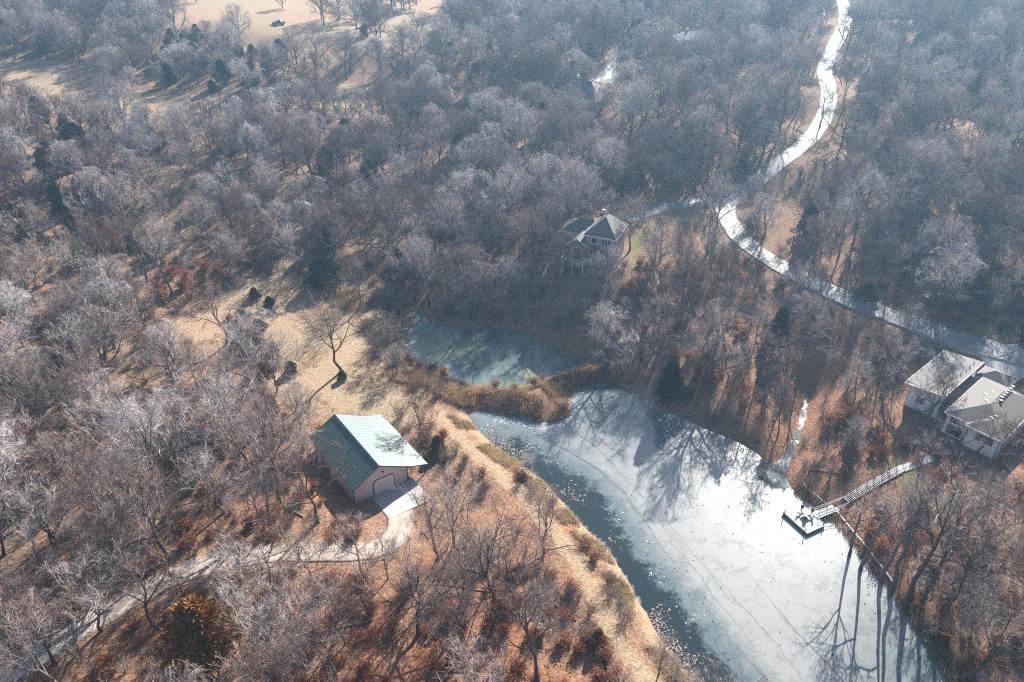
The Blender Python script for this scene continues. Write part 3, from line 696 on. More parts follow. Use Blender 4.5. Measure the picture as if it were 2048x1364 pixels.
def far_house(px, py, rz, w, d, hh, rise, wall, roof, label, roofname='roof'):
    X, Y, Zg = gp(px, py); X, Y, Zg = X[0], Y[0], Zg[0]
    zmin = min(terr(np.array([X-w/2, X+w/2, X]), np.array([Y-d/2, Y-d/2, Y+d/2])))
    t = thing('house', label, 'house', (X, Y, Zg), rz)
    MB().box(-w/2, w/2, -d/2, d/2, zmin-Zg-2, hh-.14).build('wall', M[wall], t)
    hip_roof(-w/2-.6, w/2+.6, -d/2-.6, d/2+.6, hh, rise, 'x', M[roof], t)
    MB().box(w/2-3, w/2+1.8, -d/2-3.2, -d/2+2, zmin-Zg-2, hh-.6).build('wing_wall', M[wall], t)
    hip_roof(w/2-3.4, w/2+2.2, -d/2-3.6, -d/2+4, hh-.45, rise*.75, 'y', M[roof], t, name='wing_roof', hipb=False)
    for k in (-.35, -.12, .1): frame_window(t, k*w-.7, k*w+.7, hh-2.4, hh-1.0, -d/2, -1, 'y', 1)
    MB().box(-w*.2,-w*.2+.8,.5,1.3,hh+rise*.3,hh+rise+1.0).build('chimney', M['stucco'], t)
    return t
far_house(1165,210,R_(-35),15,9,5.0,3.2,'stucco','shingle','grey roofed house half hidden in the woods by a short pale drive')
far_house(1385,98,R_(12),15,8,4.6,2.0,'white_wall','pale_roof','far house with bright pale roof among hillside trees left of the road top')
far_house(1765,25,R_(3),24,12,7.5,3.0,'white_wall','pale_roof','long pale house on the hilltop right of the road end')
far_house(2030,32,R_(-6),20,10,6.5,3.0,'stucco','pale_roof','tan house with pale roof on the hilltop by the frame corner woods')

# ------------------------------------------------------------------ dock, gangway, stair, furniture
dk = poly_world([(1568,1022),(1614,1066),(1648,1050),(1602,1008)], .55)
dcx, dcy = dk.mean(0); da = math.atan2(*(dk[2]-dk[1])[::-1])
DZ = .0
dock = thing('floating_dock', 'square grey floating dock platform in the ice with dark skirt', 'dock', (dcx, dcy, DZ), da)
hw, hl = np.linalg.norm(dk[2]-dk[1])/2, np.linalg.norm(dk[1]-dk[0])/2
MB().box(-hw, hw, -hl, hl, -.3, .5).build('skirt', M['timber'], dock)
nb = 22
for i in range(nb):
    b0 = -hl + 2*hl*i/nb; MB().box(-hw-.05, hw+.05, b0+.012, b0+2*hl/nb-.012, .5, .55).build('board', M['deck'], dock)
eb = MB(); eb.box(-hw-.12,-hw-.05,-hl-.08,hl+.08,.3,.6); eb.box(hw+.05,hw+.12,-hl-.08,hl+.08,.3,.6); eb.box(-hw-.05,hw+.05,-hl-.08,-hl,.3,.6); eb.box(-hw-.05,hw+.05,hl,hl+.08,.3,.6)
eb.build('edge_board', M['white'], dock)
for sx, sy in ((-1,-1),(1,-1),(1,1),(-1,1)): MB().bar((sx*(hw+.2), sy*(hl-.4), -1.0), (sx*(hw+.2), sy*(hl-.4), 1.5), .07, 8).build('mooring_post', M['dark'], dock)
TX, TY = ray_at(1612, 1027, .9); TX, TY = float(TX), float(TY)
tb = thing('patio_table', 'round white patio table on the floating dock', 'table', (TX, TY, .55))
MB().lathe([(.72,.70),(.75,.72),(.75,.75),(.72,.77)], 24).build('table_top', M['white'], tb)
for k in range(4):
    a = k*math.pi/2+.5; MB().bar((.5*math.cos(a),.5*math.sin(a),0), (.35*math.cos(a),.35*math.sin(a),.70), .035, 6).build('leg', M['white'], tb)
def chair(ang, label):
    c = thing('patio_chair', label, 'chair', (TX+1.12*math.cos(ang), TY+1.12*math.sin(ang), .55), ang+math.pi/2, 'dark chairs round the dock table')
    MB().box(-.27,.27,-.26,.28,.40,.46).build('seat', M['dark'], c)
    b = MB(); b.quadbox([(-.27,.0,.46),(.27,.0,.46),(.27,.05,.46),(-.27,.05,.46),(-.27,.1,.98),(.27,.1,.98),(.27,.15,.98),(-.27,.15,.98)]); o = b.build('backrest', M['dark'], c); o.location = (0,-.27-.0,0); o.rotation_euler = (0,0,math.pi); o.location = (0,-.21,0)
    for sx in (-1, 1):
        for sy in (-1, 1): MB().bar((sx*.24, sy*.23, 0), (sx*.24, sy*.23, .42), .025, 5).build('leg', M['dark'], c)
        MB().box(sx*.29-.03, sx*.29+.03, -.26, .24, .62, .66).build('armrest', M['dark'], c)
for k, a in enumerate((.4, 1.75, 3.0, 4.3, 5.5)): chair(a, 'dark patio chair drawn up to the round table on the dock')
# gangway from dock to shore
gA = np.array(ray_at(1632, 1030, .7)); gB = np.array(ray_at(1690, 1008, 1.1))
gl = np.linalg.norm(gB-gA); ga = math.atan2(*(gB-gA)[::-1])
gw = thing('gangway', 'grey plank gangway with white rails joining dock to the stair', 'gangway', (gA[0], gA[1], .56), ga)
zr1 = .55
def gz_(s): return .06 + zr1*s/gl
g = MB()
for sy in (-.72, .62): g.quadbox([(-.3,sy,gz_(-.3)-.28),(gl,sy,gz_(gl)-.28),(gl,sy+.1,gz_(gl)-.28),(-.3,sy+.1,gz_(-.3)-.28),(-.3,sy,gz_(-.3)),(gl,sy,gz_(gl)),(gl,sy+.1,gz_(gl)),(-.3,sy+.1,gz_(-.3))])
g.build('beam', M['timber'], gw)
ng = 26
for i in range(ng):
    s0 = -.3+(gl+.3)*i/ng; s1 = s0+(gl+.3)/ng-.025
    MB().quadbox([(s0,-.78,gz_(s0)),(s1,-.78,gz_(s1)),(s1,.78,gz_(s1)),(s0,.78,gz_(s0)),(s0,-.78,gz_(s0)+.05),(s1,-.78,gz_(s1)+.05),(s1,.78,gz_(s1)+.05),(s0,.78,gz_(s0)+.05)]).build('board', M['deck'], gw)
for sy in (-.75, .75):
    for hgt in (.55, .98): MB().bar((0,sy,gz_(0)+hgt),(gl,sy,gz_(gl)+hgt),.04,6).build('rail', M['white'], gw)
    for k in range(5): s = gl*k/4; MB().bar((s,sy,gz_(s)),(s,sy,gz_(s)+1.0),.04,6).build('post', M['white'], gw)
# stair up the bank
sA = gB; sx_, sy_, sz_ = gp(1800, 940); sB = np.array([sx_[0], sy_[0]]); ztop = float(sz_[0])+.35
sl_ = np.linalg.norm(sB-sA); sa = math.atan2(*(sB-sA)[::-1])
st = thing('bank_stair', 'long straight timber stair with pale treads climbing from gangway to house lawn', 'stair', (sA[0], sA[1], .56), sa)
z0s = zr1+.10; z1s = ztop-.56
_ss = np.linspace(0, sl_, 60); _tz = terr(sA[0]+math.cos(sa)*_ss, sA[1]+math.sin(sa)*_ss)-.56+.3
_zz = np.maximum(np.maximum.accumulate(_tz), z0s+(z1s-z0s)*_ss/sl_)
zs_ = lambda s: float(np.interp(s, _ss, _zz))
for sy in (-.72, .64):
    m_ = MB()
    for a, b in zip(_ss[:-1:3], _ss[3::3]): m_.quadbox([(a,sy,zs_(a)-.42),(b,sy,zs_(b)-.42),(b,sy+.08,zs_(b)-.42),(a,sy+.08,zs_(a)-.42),(a,sy,zs_(a)-.04),(b,sy,zs_(b)-.04),(b,sy+.08,zs_(b)-.04),(a,sy+.08,zs_(a)-.04)])
    m_.build('stringer', M['timber'], st)
nt_ = 38
for i in range(nt_):
    s0 = sl_*i/nt_; MB().box(s0, s0+sl_/nt_*.52, -.78, .78, zs_(s0)-.02, zs_(s0)+.05).build('tread', M['deck'], st)
for sy in (-.76, .76):
    hr_ = MB()
    for a, b in zip(_ss[:-1:6], list(_ss[6::6])+[sl_]): hr_.bar((a,sy,zs_(a)+.95),(b,sy,zs_(b)+.95),.035,6)
    hr_.build('handrail', M['timber'], st)
    for k in range(8):
        s = sl_*k/7; wx = sA[0]+math.cos(sa)*s-math.sin(sa)*sy; wy = sA[1]+math.sin(sa)*s+math.cos(sa)*sy
        MB().bar((s,sy,float(terr(wx,wy)[0])-.56-.4),(s,sy,zs_(s)+.95),.05,6).build('post', M['timber'], st)
# retaining edges along the lawn shore
def edging(px, label, h=.12):
    P = gpoly(px); L = np.concatenate([[0], np.cumsum(np.hypot(*np.diff(P, axis=0).T))]); s = np.arange(0, L[-1]-.1, 1.2)
    t = thing('retaining_wall', label, 'wall', (P[0][0], P[0][1], 0))
    for a in s:
        b = min(a+1.19, L[-1]); p = [np.interp(a, L, P[:,0]), np.interp(a, L, P[:,1])]; q = [np.interp(b, L, P[:,0]), np.interp(b, L, P[:,1])]
        d = np.array(q)-p; d /= np.linalg.norm(d); n = np.array([-d[1], d[0]])*.11
        za = float(terr(p[0], p[1])[0]); zb = float(terr(q[0], q[1])[0]); o = P[0]
        c = [(p[0]-o[0]-n[0], p[1]-o[1]-n[1]), (q[0]-o[0]-n[0], q[1]-o[1]-n[1]), (q[0]-o[0]+n[0], q[1]-o[1]+n[1]), (p[0]-o[0]+n[0], p[1]-o[1]+n[1])]
        zz = [za, zb, zb, za]
        MB().quadbox([(*c[i], zz[i]-.4) for i in range(4)] + [(*c[i], zz[i]+h) for i in range(4)]).build('timber', M['deck'], t)
edging([(1606,968),(1625,985),(1650,1006)], 'short timber retaining edge on the bank just above the dock')
edging([(1672,1020),(1700,1055),(1730,1090),(1760,1130),(1790,1172)], 'long timber retaining edge along the lawn shore below the stair')
# log pile by the gravel drive
lx, ly, lz = gp(272, 1103)
lp = thing('log_pile', 'heap of cut pale logs in the woods beside the gravel drive', 'log pile', (lx[0], ly[0], lz[0]), .5)
lr = np.random.default_rng(5)
for row in range(3):
    for k in range(6-row):
        r = lr.uniform(.15, .24); yy = (k-(5-row)/2)*.46+lr.uniform(-.06,.06); zz = .15+row*.36; tw = lr.uniform(-.3,.3); Lg = lr.uniform(1.2,2.2)
        MB().bar((-Lg,yy-tw,zz),(Lg,yy+tw,zz+lr.uniform(-.05,.15)),r,8).build('log', M['log'], lp)
for k_, (px, py, ln, an, wh) in enumerate([(150,1005,5,.4,'among western woods scrub'),(90,1180,6,-.3,'below the log pile'),(330,1215,5,.9,'between gravel drive and golden cedar'),(660,1260,6,.3,'on the tan slope before the gravel bend'),(560,1010,5,-.5,'left of the barn among rust leaves'),(960,1150,6,.8,'in the rust thicket above the lakeside track'),(1110,1210,4,-.7,'beside the lakeside track'),(60,860,7,.2,'on the western slope'),(380,900,5,.6,'in brush below the meadow'),(850,1290,6,1.0,'in the dense brush of the lower slope'),(1620,940,5,-.4,'on the bank above the dock'),(1950,1150,5,.5,'behind the huge shore cottonwood')]):
    fx_, fy_, fz_ = gp(px, py); q0 = np.array([fx_[0], fy_[0]]); q1 = q0+ln*np.array([math.cos(an), math.sin(an)]); z1_ = float(terr(*q1)[0])
    fl = thing('fallen_log', 'grey fallen trunk '+wh, 'log', (q0[0], q0[1], fz_[0])); dd_ = (q1[0]-q0[0], q1[1]-q0[1], z1_-fz_[0]+.12)
    MB().bar((0,0,.12), dd_, .17, 7).build('stem', M['log'], fl)
    for q in (.45, .65, .85): MB().bar(tuple(c*q for c in dd_[:2])+(dd_[2]*q+.12,), (dd_[0]*q+.7*math.sin(q*9), dd_[1]*q+.7*math.cos(q*9), dd_[2]*q+.8), .05, 5).build('branch_stub', M['log'], fl)
# parked vehicle in the far field
vx, vy, vz = gp(558, 49)
car = thing('pickup_truck', 'dark pickup truck parked alone in the tan hillside field', 'truck', (vx[0], vy[0], vz[0]), .15)
MB().prism([(-2.7,.45),(2.7,.45),(2.7,1.0),(1.3,1.1),(-2.7,1.1)], -.95, .95).build('body', M['dark'], car)
MB().prism([(-.9,1.1),(1.3,1.1),(.7,1.8),(-.6,1.8)], -.85, .85).build('cab', M['dark'], car)
for sx in (-1.7, 1.7):
    for sy in (-.85, .85): MB().bar((sx,sy-.12,.38),(sx,sy+.12,.38),.38,14).build('wheel', M['timber'], car)
MB().box(-.5,.6,-.87,-.84,1.2,1.7).build('side_window', M['glass'], car)

# ------------------------------------------------------------------ plants: prototypes
def norm(a): return a/np.maximum(np.linalg.norm(a, axis=-1, keepdims=True), 1e-9)
def tubes(paths, radii, sides, point=False):
    n, k, _ = paths.shape
    t = norm(np.gradient(paths, axis=1)); ref = np.where(np.abs(t[...,2:3]) > .9, np.array([1.,0,0]), np.array([0,0,1.]))
    u = norm(np.cross(t, ref)); w = np.cross(t, u)
    a = 2*np.pi*np.arange(sides)/sides
    if point:
        ring = paths[:,:-1,None]+radii[:,:-1,None,None]*(np.cos(a)[:,None]*u[:,:-1,None]+np.sin(a)[:,None]*w[:,:-1,None])
        k1 = k-1; V = np.concatenate([ring.reshape(n, k1*sides, 3), paths[:,-1:]], 1); per = k1*sides+1
    else:
        ring = paths[:,:,None]+radii[:,:,None,None]*(np.cos(a)[:,None]*u[:,:,None]+np.sin(a)[:,None]*w[:,:,None])
        k1 = k; V = ring.reshape(n, k*sides, 3); per = k*sides
    f = []
    for j in range(k1-1):
        for i in range(sides):
            q = (i+1) % sides; A, B, C, D = j*sides+i, j*sides+q, (j+1)*sides+q, (j+1)*sides+i
            f += [(A,D,C),(A,C,B)]
    if point:
        for i in range(sides): f.append(((k1-1)*sides+i, k1*sides, (k1-1)*sides+(i+1) % sides))
    f = np.array(f); Fc = (f[None]+(np.arange(n)*per)[:,None,None]).reshape(-1, 3)
    return V.reshape(-1, 3), Fc
def sprout(r, paths, lens, radii, m, t0, t1, ang, angsd, ratio, seg, up, wig, rr, rtip, lv=.3):
    n, k, _ = paths.shape; id_ = np.repeat(np.arange(n), m)
    t = t0+(t1-t0)*((np.tile(np.arange(m), n)+r.uniform(0, 1, n*m))/m)
    f = t*(k-1); i0 = np.minimum(f.astype(int), k-2); fr = (f-i0)[:,None]
    p = paths[id_, i0]*(1-fr)+paths[id_, i0+1]*fr
    tan = norm(paths[id_, i0+1]-paths[id_, i0])
    q = norm(np.cross(tan, r.normal(size=(n*m, 3)))); a = np.radians(r.normal(ang, angsd, n*m))[:,None]
    d = norm(tan*np.cos(a)+q*np.sin(a)); d[:,2] += up; d = norm(d)
    L = lens[id_]*ratio*(1.15-.5*t)*r.uniform(1-lv, 1+lv, n*m)
    rad0 = radii[id_, i0]*(1-fr[:,0])+radii[id_, np.minimum(i0+1, k-1)]*fr[:,0]
    R0 = np.minimum(rad0*.8, rr) if rr else rad0*.65
    out = np.empty((n*m, seg+1, 3)); out[:,0] = p
    for s in range(seg):
        out[:,s+1] = out[:,s]+d*(L/seg)[:,None]
        d = d+r.normal(0, wig, d.shape); d[:,2] += up*.5; d = norm(d)
    rad = R0[:,None]*np.linspace(1, 0, seg+1)+rtip*np.linspace(0, 1, seg+1)
    return out, L, rad
def join(parts):
    V = []; Fc = []; o = 0
    for v, f in parts: V.append(v); Fc.append(f+o); o += len(v)
    return np.concatenate(V), np.concatenate(Fc)
def bare_tree(seed, kind):
    r = np.random.default_rng(seed)
    if kind == 'dome': H, tr, nl, fork, spread, m3, m4, m5 = r.uniform(12, 13.5), .30, 11, .20, 1.25, 6, 7, 4
    elif kind == 'tall': H, tr, nl, fork, spread, m3, m4, m5 = r.uniform(15, 18), .30, 9, .38, .62, 6, 6, 3
    elif kind == 'pole': H, tr, nl, fork, spread, m3, m4, m5 = r.uniform(18, 21), .30, 7, .60, .6, 4, 4, 2
    elif kind == 'open': H, tr, nl, fork, spread, m3, m4, m5 = r.uniform(12.5, 15), .25, 7, .40, 1.2, 6, 6, 3
    elif kind == 'tallopen': H, tr, nl, fork, spread, m3, m4, m5 = r.uniform(15, 18), .34, 7, .45, .75, 6, 5, 3
    else: H, tr, nl, fork, spread, m3, m4, m5 = r.uniform(7.5, 9.5), .12, 9, .30, .5, 5, 6, 3
    k = 7; tp = np.zeros((1, k, 3)); tp[0,:,2] = np.linspace(-.6, H*.72, k); tp[0,1:,:2] = np.cumsum(r.normal(0, .10 if kind == 'pole' else .22, (k-1, 2)), 0)*(H/12)
    trr = np.linspace(tr, tr*.22, k)[None]; trr[0,0] = tr*1.5
    ts = np.linspace(fork, .95, nl)+r.uniform(-.03, .03, nl); az = np.cumsum(r.uniform(1.7, 2.9, nl))
    el = np.radians(np.linspace(28, 72, nl)+r.normal(0, 8, nl)) if kind in ('dome', 'open') else np.radians(np.linspace(40, 76, nl)+r.normal(0, 7, nl))
    seg = 5; L1p = np.empty((nl, seg+1, 3)); f = ts*(k-1); i0 = np.minimum(f.astype(int), k-2); fr = (f-i0)[:,None]
    L1p[:,0] = tp[0, i0]*(1-fr)+tp[0, i0+1]*fr
    L1 = H*(np.linspace(.34, .22, nl) if kind == 'pole' else np.linspace(.52, .30, nl))*r.uniform(.85, 1.15, nl)*(.75+.35*spread)
    d = np.stack([np.cos(el)*np.cos(az), np.cos(el)*np.sin(az), np.sin(el)], 1)
    for s in range(seg):
        L1p[:,s+1] = L1p[:,s]+d*(L1/seg)[:,None]; d = d+r.normal(0, .16, d.shape); d[:,2] += .06 if kind in ('dome', 'open') else .12; d = norm(d)
    r1 = (trr[0, i0]*.62)[:,None]*np.linspace(1, .18, seg+1)
    P2, L2, R2 = sprout(r, L1p, L1, r1, 6 if 'open' in kind else 7, .18, 1.0, 46, 12, .55, 4, .10, .17, .07, .018)
    P3, L3, R3 = sprout(r, P2, L2, R2, m3, .15, 1.0, 44, 14, .58, 3, .08, .16, .034, .010)
    P4, L4, R4 = sprout(r, P3, L3, R3, m4, .10, 1.0, 42, 15, .62, 1, .08, .1, .021, .0)
    P5, L5, R5 = sprout(r, P4, L4, R4, m5, .15, 1.0, 40, 15, .62, 1, .05, .1, .016, .0)
    if kind in ('dome', 'open'):
        c0 = np.array([tp[0,3,0], tp[0,3,1], .53*H]); pw = .85 if kind == 'dome' else .5
        rad_ = np.array([.50*H, .50*H, .45*H])*(1.0 if kind == 'dome' else 1.08); bump_ = r.uniform(0, 6.28, 4)
        def cl(q):
            e = (q-c0)/rad_; e[...,2] = np.where(e[...,2] < 0, e[...,2]*.85, e[...,2]); az_ = np.arctan2(e[...,1], e[...,0])
            rho = np.linalg.norm(e, axis=-1)/(1+.10*np.sin(2*az_+bump_[0])+.09*np.sin(3*az_+bump_[1]+2*e[...,2])+.06*np.sin(5*az_+bump_[2])); f = np.where(rho > 1, rho**-pw, 1.0)[...,None]
            return c0+(q-c0)*f
        L1p, P2, P3, P4, P5 = cl(L1p), cl(P2), cl(P3), cl(P4), cl(P5)
    trunk = join([tubes(tp, trr, 8), tubes(L1p, r1, 6), tubes(P2, R2, 4)])
    crown = join([tubes(P3, R3, 3), tubes(P4, R4, 3, True), tubes(P5, R5, 3, True)])
    return trunk, crown, H*.95, P3, P5
def leaf_quads(r, pts, size, sv=.4, flat=.3):
    n = len(pts); u = norm(r.normal(size=(n, 3))*np.array([1,1,flat+.2])); w = norm(np.cross(u, r.normal(size=(n, 3))))
    s = size*r.uniform(1-sv, 1+sv, n)[:,None]
    V = np.stack([pts-u*s*.5, pts+w*s*.38, pts+u*s*.5, pts-w*s*.38], 1).reshape(-1, 3)
    b = (np.arange(n)*4)[:,None]; return V, np.concatenate([b+np.array([0,1,2]), b+np.array([0,2,3])], 0)
def cedar(seed, H, rad, brown=False):
    r = np.random.default_rng(seed); n = int(3600*(H/6)**.6)
    t = r.uniform(0, 1, n)**.8; z = .25+t*(H-.25); prof = rad*(np.clip(1-t, 0, 1)**.58)*np.clip(.55+t*5, 0, 1)
    az = r.uniform(0, 2*np.pi, n); lob = 1+.30*np.sin(az*2+z*1.1+seed)+.24*np.sin(az*5-z*2.3+seed*2)
    rr = prof*lob*np.sqrt(r.uniform(.15, 1, n))
    p0 = np.stack([rr*np.cos(az), rr*np.sin(az), z], 1)
    d = norm(np.stack([np.cos(az), np.sin(az), r.uniform(.2, 1.1, n)], 1)+r.normal(0, .35, (n, 3))); L = r.uniform(.22, .55, n)*(H/6)**.4
    side = norm(np.cross(d, r.normal(size=(n, 3))))*(L*.26)[:,None]; nrm = np.cross(d, side)
    V = np.stack([p0-side, p0+side, p0+nrm*.8, p0+d*L[:,None]], 1).reshape(-1, 3)
    b = (np.arange(n)*4)[:,None]; Fc = np.concatenate([b+np.array(q) for q in ((0,1,3),(1,2,3),(2,0,3))], 0)
    tp = np.zeros((1, 4, 3)); tp[0,:,2] = np.linspace(-.4, H*.8, 4)
    return tubes(tp, np.array([[.16,.13,.08,.02]])*H/6, 6), (V, Fc)
def shrub(seed, H, leaf=None, dense=1.0):
    r = np.random.default_rng(seed); n = int(14*dense); az = r.uniform(0, 6.28, n); tilt = r.uniform(.1, .7, n)
    seg = 3; P = np.zeros((n, seg+1, 3)); P[:,0,:2] = r.normal(0, .15, (n, 2)); P[:,0,2] = -.15
    d = norm(np.stack([np.sin(tilt)*np.cos(az), np.sin(tilt)*np.sin(az), np.cos(tilt)], 1)); L = H*r.uniform(.6, 1.1, n)
    for s in range(seg): P[:,s+1] = P[:,s]+d*(L/seg)[:,None]; d = norm(d+r.normal(0, .12, d.shape))
    R0 = np.full((n, 1), .028)*np.linspace(1, .3, seg+1)
    P2, L2, R2 = sprout(r, P, L, R0, 7, .15, 1, 40, 14, .5, 2, .08, .15, .016, .005)
    P3, L3, R3 = sprout(r, P2, L2, R2, 6, .1, 1, 42, 14, .55, 1, .05, .1, .013, 0)
    stem = join([tubes(P, R0, 4), tubes(P2, R2, 3)]); tw = tubes(P3, R3, 3, True)
    if leaf:
        e = np.concatenate([P3[:,1], .5*(P3[:,0]+P3[:,1])]); e = e[r.uniform(size=len(e)) < leaf]
        lv = leaf_quads(r, e+r.normal(0, .07, e.shape), .20)
        return stem, tw, lv
    return stem, tw, None
class Proto: pass
def mkproto(kind, parts):
    """parts: list of (part name, mesh)"""
    p = Proto(); p.kind = kind; p.parts = parts; p.objs = None; return p
PD = {'dome': [], 'tall': [], 'slim': [], 'open': [], 'tallopen': [], 'pole': [], 'cedar': [], 'cedar_brown': [], 'rustoak': [], 'redoak': [], 'brush': [], 'rustbrush': []}
for i in range(7):
    t, c, H, _, _ = bare_tree(100+i, 'dome'); PD['dome'].append(mkproto('dome', [('trunk', mesh_np('dome_trunk', *t, M['bark'], True)), ('crown', mesh_np('dome_crown', *c, M['twig_pale'] if i == 6 else M['twig']))]))
for i in range(4):
    t, c, H, _, _ = bare_tree(200+i, 'tall'); PD['tall'].append(mkproto('tall', [('trunk', mesh_np('tall_trunk', *t, M['bark'], True)), ('crown', mesh_np('tall_crown', *c, M['twig']))]))
for i in range(3):
    t, c, H, _, _ = bare_tree(300+i, 'slim'); PD['slim'].append(mkproto('slim', [('trunk', mesh_np('slim_trunk', *t, M['bark'], True)), ('crown', mesh_np('slim_crown', *c, M['twig']))]))
for kk in ('open', 'tallopen', 'pole'):
    for i in range(5):
        t, c, H, _, _ = bare_tree(700+i*10+len(kk), kk); PD[kk].append(mkproto(kk, [('trunk', mesh_np(kk+'_trunk', *t, M['bark'], True)), ('crown', mesh_np(kk+'_crown', *c, M['twig']))]))
for i in range(4):
    t, c = cedar(400+i, 6.0, 2.1+.3*(i % 3))
    PD['cedar'].append(mkproto('cedar', [('trunk', mesh_np('cedar_trunk', *t, M['bark'], True)), ('crown', mesh_np('cedar_crown', *c, M['cedar']))]))
for i in range(2):
    t, c = cedar(450+i, 6.0, 2.4)
    PD['cedar_brown'].append(mkproto('cedar_brown', [('trunk', mesh_np('brown_trunk', *t, M['bark'], True)), ('crown', mesh_np('brown_crown', *c, M['cedar_brown']))]))
t, c = cedar(470, 6.0, 2.7); PD['cedar_gold'] = [mkproto('cedar_gold', [('trunk', mesh_np('gold_trunk', *t, M['bark'], True)), ('crown', mesh_np('gold_crown', *c, M['cedar_gold']))])]
for i, (kk, mm) in enumerate((('rustoak', 'rust'), ('rustoak', 'rust'), ('redoak', 'red'))):
    rr_ = np.random.default_rng(500+i); t, c, H, P3, P5 = bare_tree(510+i, 'slim')
    e = P5[:,1]; e = e[rr_.uniform(size=len(e)) < .55]
    PD[kk].append(mkproto(kk, [('trunk', mesh_np('leafy_trunk', *t, M['bark'], True)), ('crown', mesh_np('leafy_twigs', *c, M['twig'])), ('foliage', mesh_np('leafy_foliage', *leaf_quads(rr_, e, .24), M[mm]))]))
for i in range(3):
    s, w, _ = shrub(600+i, 2.6); PD['brush'].append(mkproto('brush', [('stems', mesh_np('brush_stems', *s, M['bark'])), ('twigs', mesh_np('brush_twigs', *w, M['twig']))]))
for i in range(3):
    s, w, l = shrub(650+i, 2.0, .55); PD['rustbrush'].append(mkproto('rustbrush', [('stems', mesh_np('leafy_stems', *s, M['bark'])), ('foliage', mesh_np('leafy_leaves', *join([w, l]), M['rust']))]))

def plant(proto, name, label, cat, x, y, z, sc, rz, group=None, scz=None, lean=(0,0)):
    t = thing(name, label, cat, (x, y, z-.05), rz, group)
    t.scale = (sc, sc, scz or sc); t.rotation_euler = (lean[0], lean[1], rz)
    objs = []
    for pn, me in proto.parts:
        o = bpy.data.objects.new(pn, me); COL.objects.link(o); o.parent = t; objs.append(o)
    if proto.objs is None: proto.objs = objs
    return t

# ------------------------------------------------------------------ where plants stand
TREES = []   # (kind, x, y, scale, scz, rz, label or None, group, lean)
def key(kind, px, py, hpx_top=None, sc=1.0, scz=None, label=None, rz=None, lean=(0,0), group=None):
    if px > 1600 and py > 930: kind = 'pole'
    if py > 600 and px < 1600 or py > 900: kind = {'dome': 'open', 'tall': 'tallopen'}.get(kind, kind)
    X, Y, Z = gp(px, py); TREES.append([kind, X[0], Y[0], sc, scz or sc, rng.uniform(0, 6.28) if rz is None else rz, label, group, lean])
NK = [('tall',685,742,1.05,'tall leaning bare tree on the meadow track above the barn'),('slim',789,754,.9,'left of twin slim bare trees on the bank by the upper pond'),('slim',798,752,.95,'right of twin slim bare trees on the bank by the upper pond'),
 ('slim',836,872,1.35,'thin crooked bare tree between barn roof and lake dam'),('dome',637,1046,1.2,'bare tree with wide crown spreading over the dark barn roof'),('tall',892,1122,.95,'tall bare tree at the rust thicket right of the barn apron'),
 ('tall',872,1120,.9,'tall bare tree rising from the end of the barn apron drive'),('dome',742,1232,.95,'round-crowned bare tree in front of the gravel drive bend'),('slim',776,1160,1.1,'small bare tree beside the gravel drive bend'),
 ('tall',598,1338,.95,'tall forked bare tree on the tan slope below the gravel drive'),('tall',553,1356,.8,'bare tree with crooked low limb on the tan slope below the gravel drive'),('dome',532,1072,1.05,'bare tree at the bend of the gravel drive left of the barn'),
 ('dome',990,1240,1.5,'largest bare oak with massive forked limbs on the lakeside slope'),('slim',1068,1280,1.35,'bare tree with crooked trunk on rust slope beside the big oak'),('slim',1315,1350,.95,'little bare tree at the water edge among straw tufts'),
 ('tall',1810,1215,1.5,'huge dark cottonwood with thick trunk on the dock shore'),('tall',1722,1138,1.1,'dark bare tree on the shore below the retaining edge'),('tall',1780,1180,1.25,'twin tall bare tree beside the huge cottonwood on the dock shore'),
 ('tall',1842,1205,1.2,'tall bare tree just behind the huge dock shore cottonwood'),('tall',1764,1160,1.2,'straight tall bare tree at the lawn shore near the stair'),('tall',1700,1110,.95,'slim straight bare tree at the lawn edge below the gangway'),('tall',1870,1255,1.2,'tall straight bare tree among tan shore grass'),('dome',1132,552,.85,'bare tree screening the balcony side of the grey two storey house'),('tall',1222,575,.6,'tall bare tree just downslope of the grey two storey house'),('tall',1905,925,.62,'tall bare tree before the low-slope wing of the lake house'),('tall',1975,955,.7,'tall straight bare tree before the lake house front window'),('dome',205,1262,1.0,'bare tree with twisted limbs leaning over the gravel drive'),
 ('dome',110,1330,1.05,'pale bare tree over the lower end of the gravel drive'),('dome',215,1110,1.0,'dark bare tree near the log pile'),('tall',45,1050,.9,'white-limbed bare tree standing in the western woods'),('slim',478,1190,1.2,'bare tree just above the brown cedar by the gravel drive'),
 ('tall',450,690,.95,'bare tree with twin steep trunks at the meadow edge'),('dome',330,740,.95,'bare spreading tree in scrub west of the meadow'),('tall',440,850,.95,'tall bare tree in brush below the meadow cedars'),
 ('dome',720,618,1.0,'pale bare tree beside the creek at the meadow edge'),('tall',1430,480,.95,'tall bare tree beside the junction of road and house drive'),('tall',1450,700,1.05,'dark leaning bare tree on the pond-side slope'),
 ('tall',1260,500,.85,'bare tree on the lawn beside the grey two storey house'),('tall',1640,255,.8,'lone bare tree standing against the bright road'),('tall',1685,75,.7,'small bare tree against the top of the bright road'),
 ('dome',1860,830,.8,'small bare tree against the white wing wall of the lake house'),('dome',1955,910,.75,'thin bare tree before the white gable wall of the lake house'),('tall',1835,955,.6,'bare tree at the top of the bank stair'),
 ('dome',35,600,1.1,'bare tree with rounded crown on the western slope'),('dome',480,75,1.0,'dark bare tree at the hillside field edge'),('dome',700,140,1.1,'old bare tree standing in the hillside field')]
for kd, px, py, s, lb in NK: key(kd, px, py, sc=s, label=lb, lean=((R_(2), R_(9)) if 'leaning bare tree on the meadow' in lb else (0, 0)))
